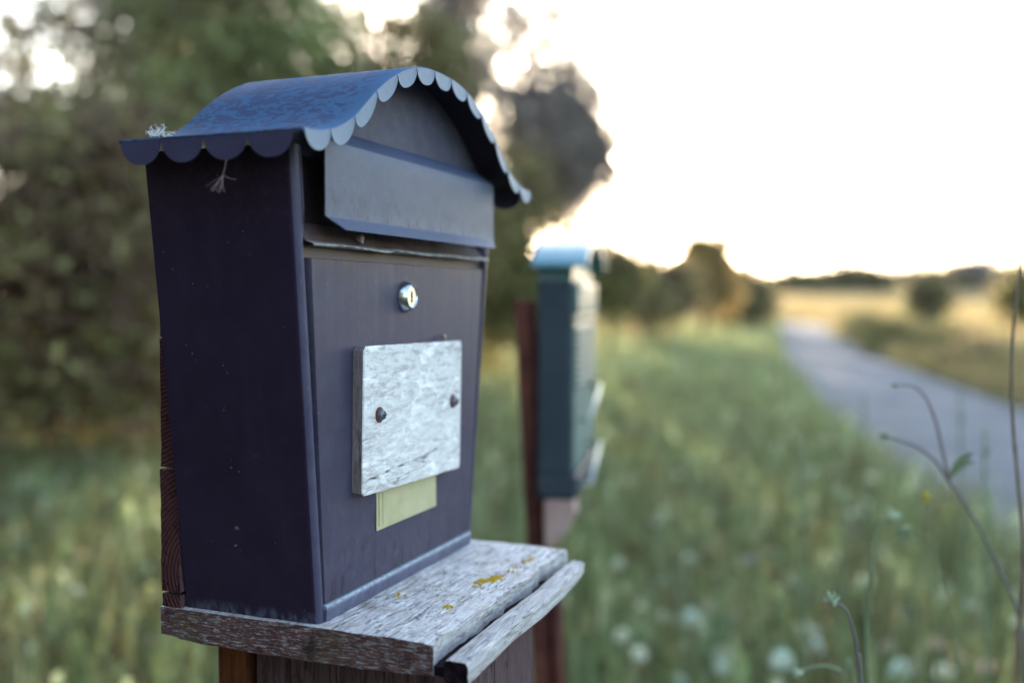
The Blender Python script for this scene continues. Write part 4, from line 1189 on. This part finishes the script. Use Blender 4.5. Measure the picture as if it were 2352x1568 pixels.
# ------------------------------------------------------------------ FOREGROUND WEEDS
M['weed'] = simple('purplish weed stem', (.18,.14,.18), .7, 0, var=(.14,.13,.12), vs=60)
M['weedgreen'] = simple('grey green weed', (.20,.26,.15), .65, 0, var=(.14,.19,.09), vs=80)
M['weedbrown'] = simple('brown dry stem', (.15,.10,.075), .7, 0, var=(.22,.18,.12), vs=50)
M['bud'] = simple('pale teal bud', (.52,.62,.47), .7, 0, var=(.34,.44,.30), vs=200)
M['yellow'] = simple('yellow floret', (.55,.48,.08), .7)
def ray_pts(L, d): 
    return [pix(x, y, d + (q[0] if (q := r) else 0)) for x, y, *r in L]
def weed(name, label, depth, stems, mat, rad, extra=None, ground=None):
    root = pix(*stems[0][0][:2], depth); base = Vector((root.x + .05, root.y, float(tz(root.x, root.y))))
    e = empty(name, base); tag(e, label, 'weed')
    for i, s in enumerate(stems):
        pts = ray_pts(s, depth)
        if i == 0: pts = [base, base.lerp(pts[0], .6) + Vector((.012, 0, 0))] + pts
        b = MB(); sp = smoothed([p - base for p in pts], 8)
        b.tube(sp, [rad*(1 - .45*k/len(sp))*(1 if i == 0 else .8) for k in range(len(sp))], 8)
        b.build('stem' if i == 0 else 'branch', mat, e, True)
    return e, base
def tuft(e, base, p, r, mat, n=26, name='flower_head', dirv=Vector((-.3, 0, .8))):
    b = MB(); dirv = dirv.normalized()
    for _ in range(n):
        d = (dirv*1.1 + Vector((random.gauss(0,.5), random.gauss(0,.5), random.gauss(0,.5)))).normalized()
        b.tube([p - base, p - base + d*r*random.uniform(.6, 1.1)], [r*.10, r*.02], 4, False)
    b.tube([p - base - dirv*r*.3, p - base + dirv*r*.15, p - base + dirv*r*.45], [r*.12, r*.30, r*.1], 8)
    return b.build(name, mat, e)
def leaf(e, base, a, b_, wd, mat):
    a = a - base; b_ = b_ - base; d = (b_-a); s = d.cross(Vector((0,1,0.3))).normalized()*wd; V = []; F = []; n = 6
    for i in range(n+1):
        t_ = i/n; c = a + d*t_ + Vector((0,0,.15*d.length*math.sin(math.pi*t_))); w_ = math.sin(math.pi*min(.98, max(.05, t_)))**.7
        V += [c - s*w_, c + Vector((0, .002, -.002)), c + s*w_]
    for i in range(n):
        F += [(3*i, 3*i+1, 3*i+4, 3*i+3), (3*i+1, 3*i+2, 3*i+5, 3*i+4)]
    return mesh_obj('leaf', V, F, mat, e, True)
e, b0 = weed('tall_weed', 'tall thin brown stem rising along the right edge of the picture', 1.18,
     [[(2338,1560),(2345,1400),(2350,1250),(2338,1100),(2326,960),(2324,850),(2330,720),(2344,610),(2358,530),(2362,480)]], M['weedbrown'], .0026)
e, b0 = weed('branching_weed', 'purplish branching weed with drooping buds near the right edge', 1.30,
     [[(2356,1580),(2350,1480),(2334,1390),(2302,1322),(2262,1235),(2220,1160),(2180,1105),(2150,1060),(2110,1028),(2070,1012),(2045,1003)],
      [(2180,1105),(2166,1040),(2150,970),(2128,915),(2098,887),(2060,884)]], M['weed'], .0026)
tuft(e, b0, pix(2040,1002,1.30), .012, M['weedgreen'], 16, 'bud', Vector((-1,0,.25)))
tuft(e, b0, pix(2058,884,1.30), .008, M['weedgreen'], 12, 'bud', Vector((-1,0,-.1)))
leaf(e, b0, pix(2178,1098,1.30), pix(2232,1042,1.30), .006, M['weedgreen']); leaf(e, b0, pix(2182,1098,1.30), pix(2240,1060,1.30), .004, M['weedgreen'])
tuft(e, b0, pix(2228,1046,1.30), .006, M['weed'], 10, 'bud', Vector((.3,0,.6)))
e, b0 = weed('nodding_weed', 'nodding stem with a spiky pale teal head at the bottom right', 1.06,
     [[(1978,1580),(1972,1520),(1962,1460),(1950,1415),(1935,1392),(1920,1386)]], M['weed'], .0020)
tuft(e, b0, pix(1914,1384,1.06), .013, M['bud'], 34, dirv=Vector((-.35,0,.8)))
e, b0 = weed('nodding_weed', 'pale bent stem with a round whitish head left of the branching weed', 1.36,
     [[(1990,1500),(1996,1400),(2002,1300),(2008,1230),(2022,1198),(2042,1188)]], M['weedgreen'], .0030)
tuft(e, b0, pix(2048,1184,1.36), .014, M['bud'], 20, dirv=Vector((.4,0,.2)))
e, b0 = weed('arching_weed', 'arching pale stem with a bright tip low in the bottom right', 1.22,
     [[(1960,1575),(1935,1545),(1900,1530),(1872,1530),(1845,1540)]], M['weedgreen'], .0028)
tuft(e, b0, pix(1838,1544,1.22), .012, M['bud'], 18, dirv=Vector((-.8,0,-.1)))
e, b0 = weed('feathery_weed', 'pale green feathery weed curving under the branching weed', 1.28,
     [[(2200,1560),(2190,1430),(2165,1320),(2140,1250),(2112,1222),(2092,1215)]], M['weedgreen'], .0016)
tuft(e, b0, pix(2084,1214,1.28), .018, M['weedgreen'], 30, dirv=Vector((-.2,0,-.3)))
e, b0 = weed('yellow_flower', 'small yellow flower in front of the road left of the branching weed', 1.30,
     [[(2150,1500),(2140,1350),(2128,1200),(2128,1150)]], M['weedgreen'], .0008)
tuft(e, b0, pix(2128,1148,1.30), .012, M['yellow'], 26, dirv=Vector((0,0,1)))
# thin blurred stems rising in front of the road
GS = 'thin stems in front of the road'
for i, (px, top, d, lab) in enumerate([(1840,990,2.2,'thin stem at the left border of the road, lowest of the row'), (1985,905,2.6,'thin greyish stem over the pale middle of the road'), (2205,900,2.4,'thin stem right of the drooping branch'),
        (2262,985,2.0,'bent stem near the tall edge weed'), (1930,960,2.5,'thin stem between the two leftmost ones')]):
    p = pix(px, top, d); base = Vector((p.x + .02, p.y, float(tz(p.x, p.y))))
    e = empty('grass_stalk', base); tag(e, lab, 'grass stalk', GS)
    b = MB(); q = p - base; b.tube(smoothed([(0,0,0), (q.x*.2, 0, q.z*.5), q], 6), [.0028]*10 + [.0018]*3, 6); b.build('stem', M['weedgreen'], e, True)
    hb = MB()
    for q_ in range(46):
        t_ = random.random()**.7; c = Vector((0,0,0)).lerp(q, .52 + .48*t_); c.x = q.x*(.2 + .8*((c.z/q.z)**2))
        d_ = Vector((random.gauss(0, 1), random.gauss(0, 1), random.uniform(.3, 1.6))).normalized()
        hb.tube([c, c + d_*random.uniform(.012, .03)], [.0016, .0004], 4, False)
    hb.tube([Vector((0,0,0)).lerp(q, .50), Vector((q.x*.75, 0, q.z*.8)), q], .0024, 5)
    hb.build('seed_head', M['weedgreen'], e)
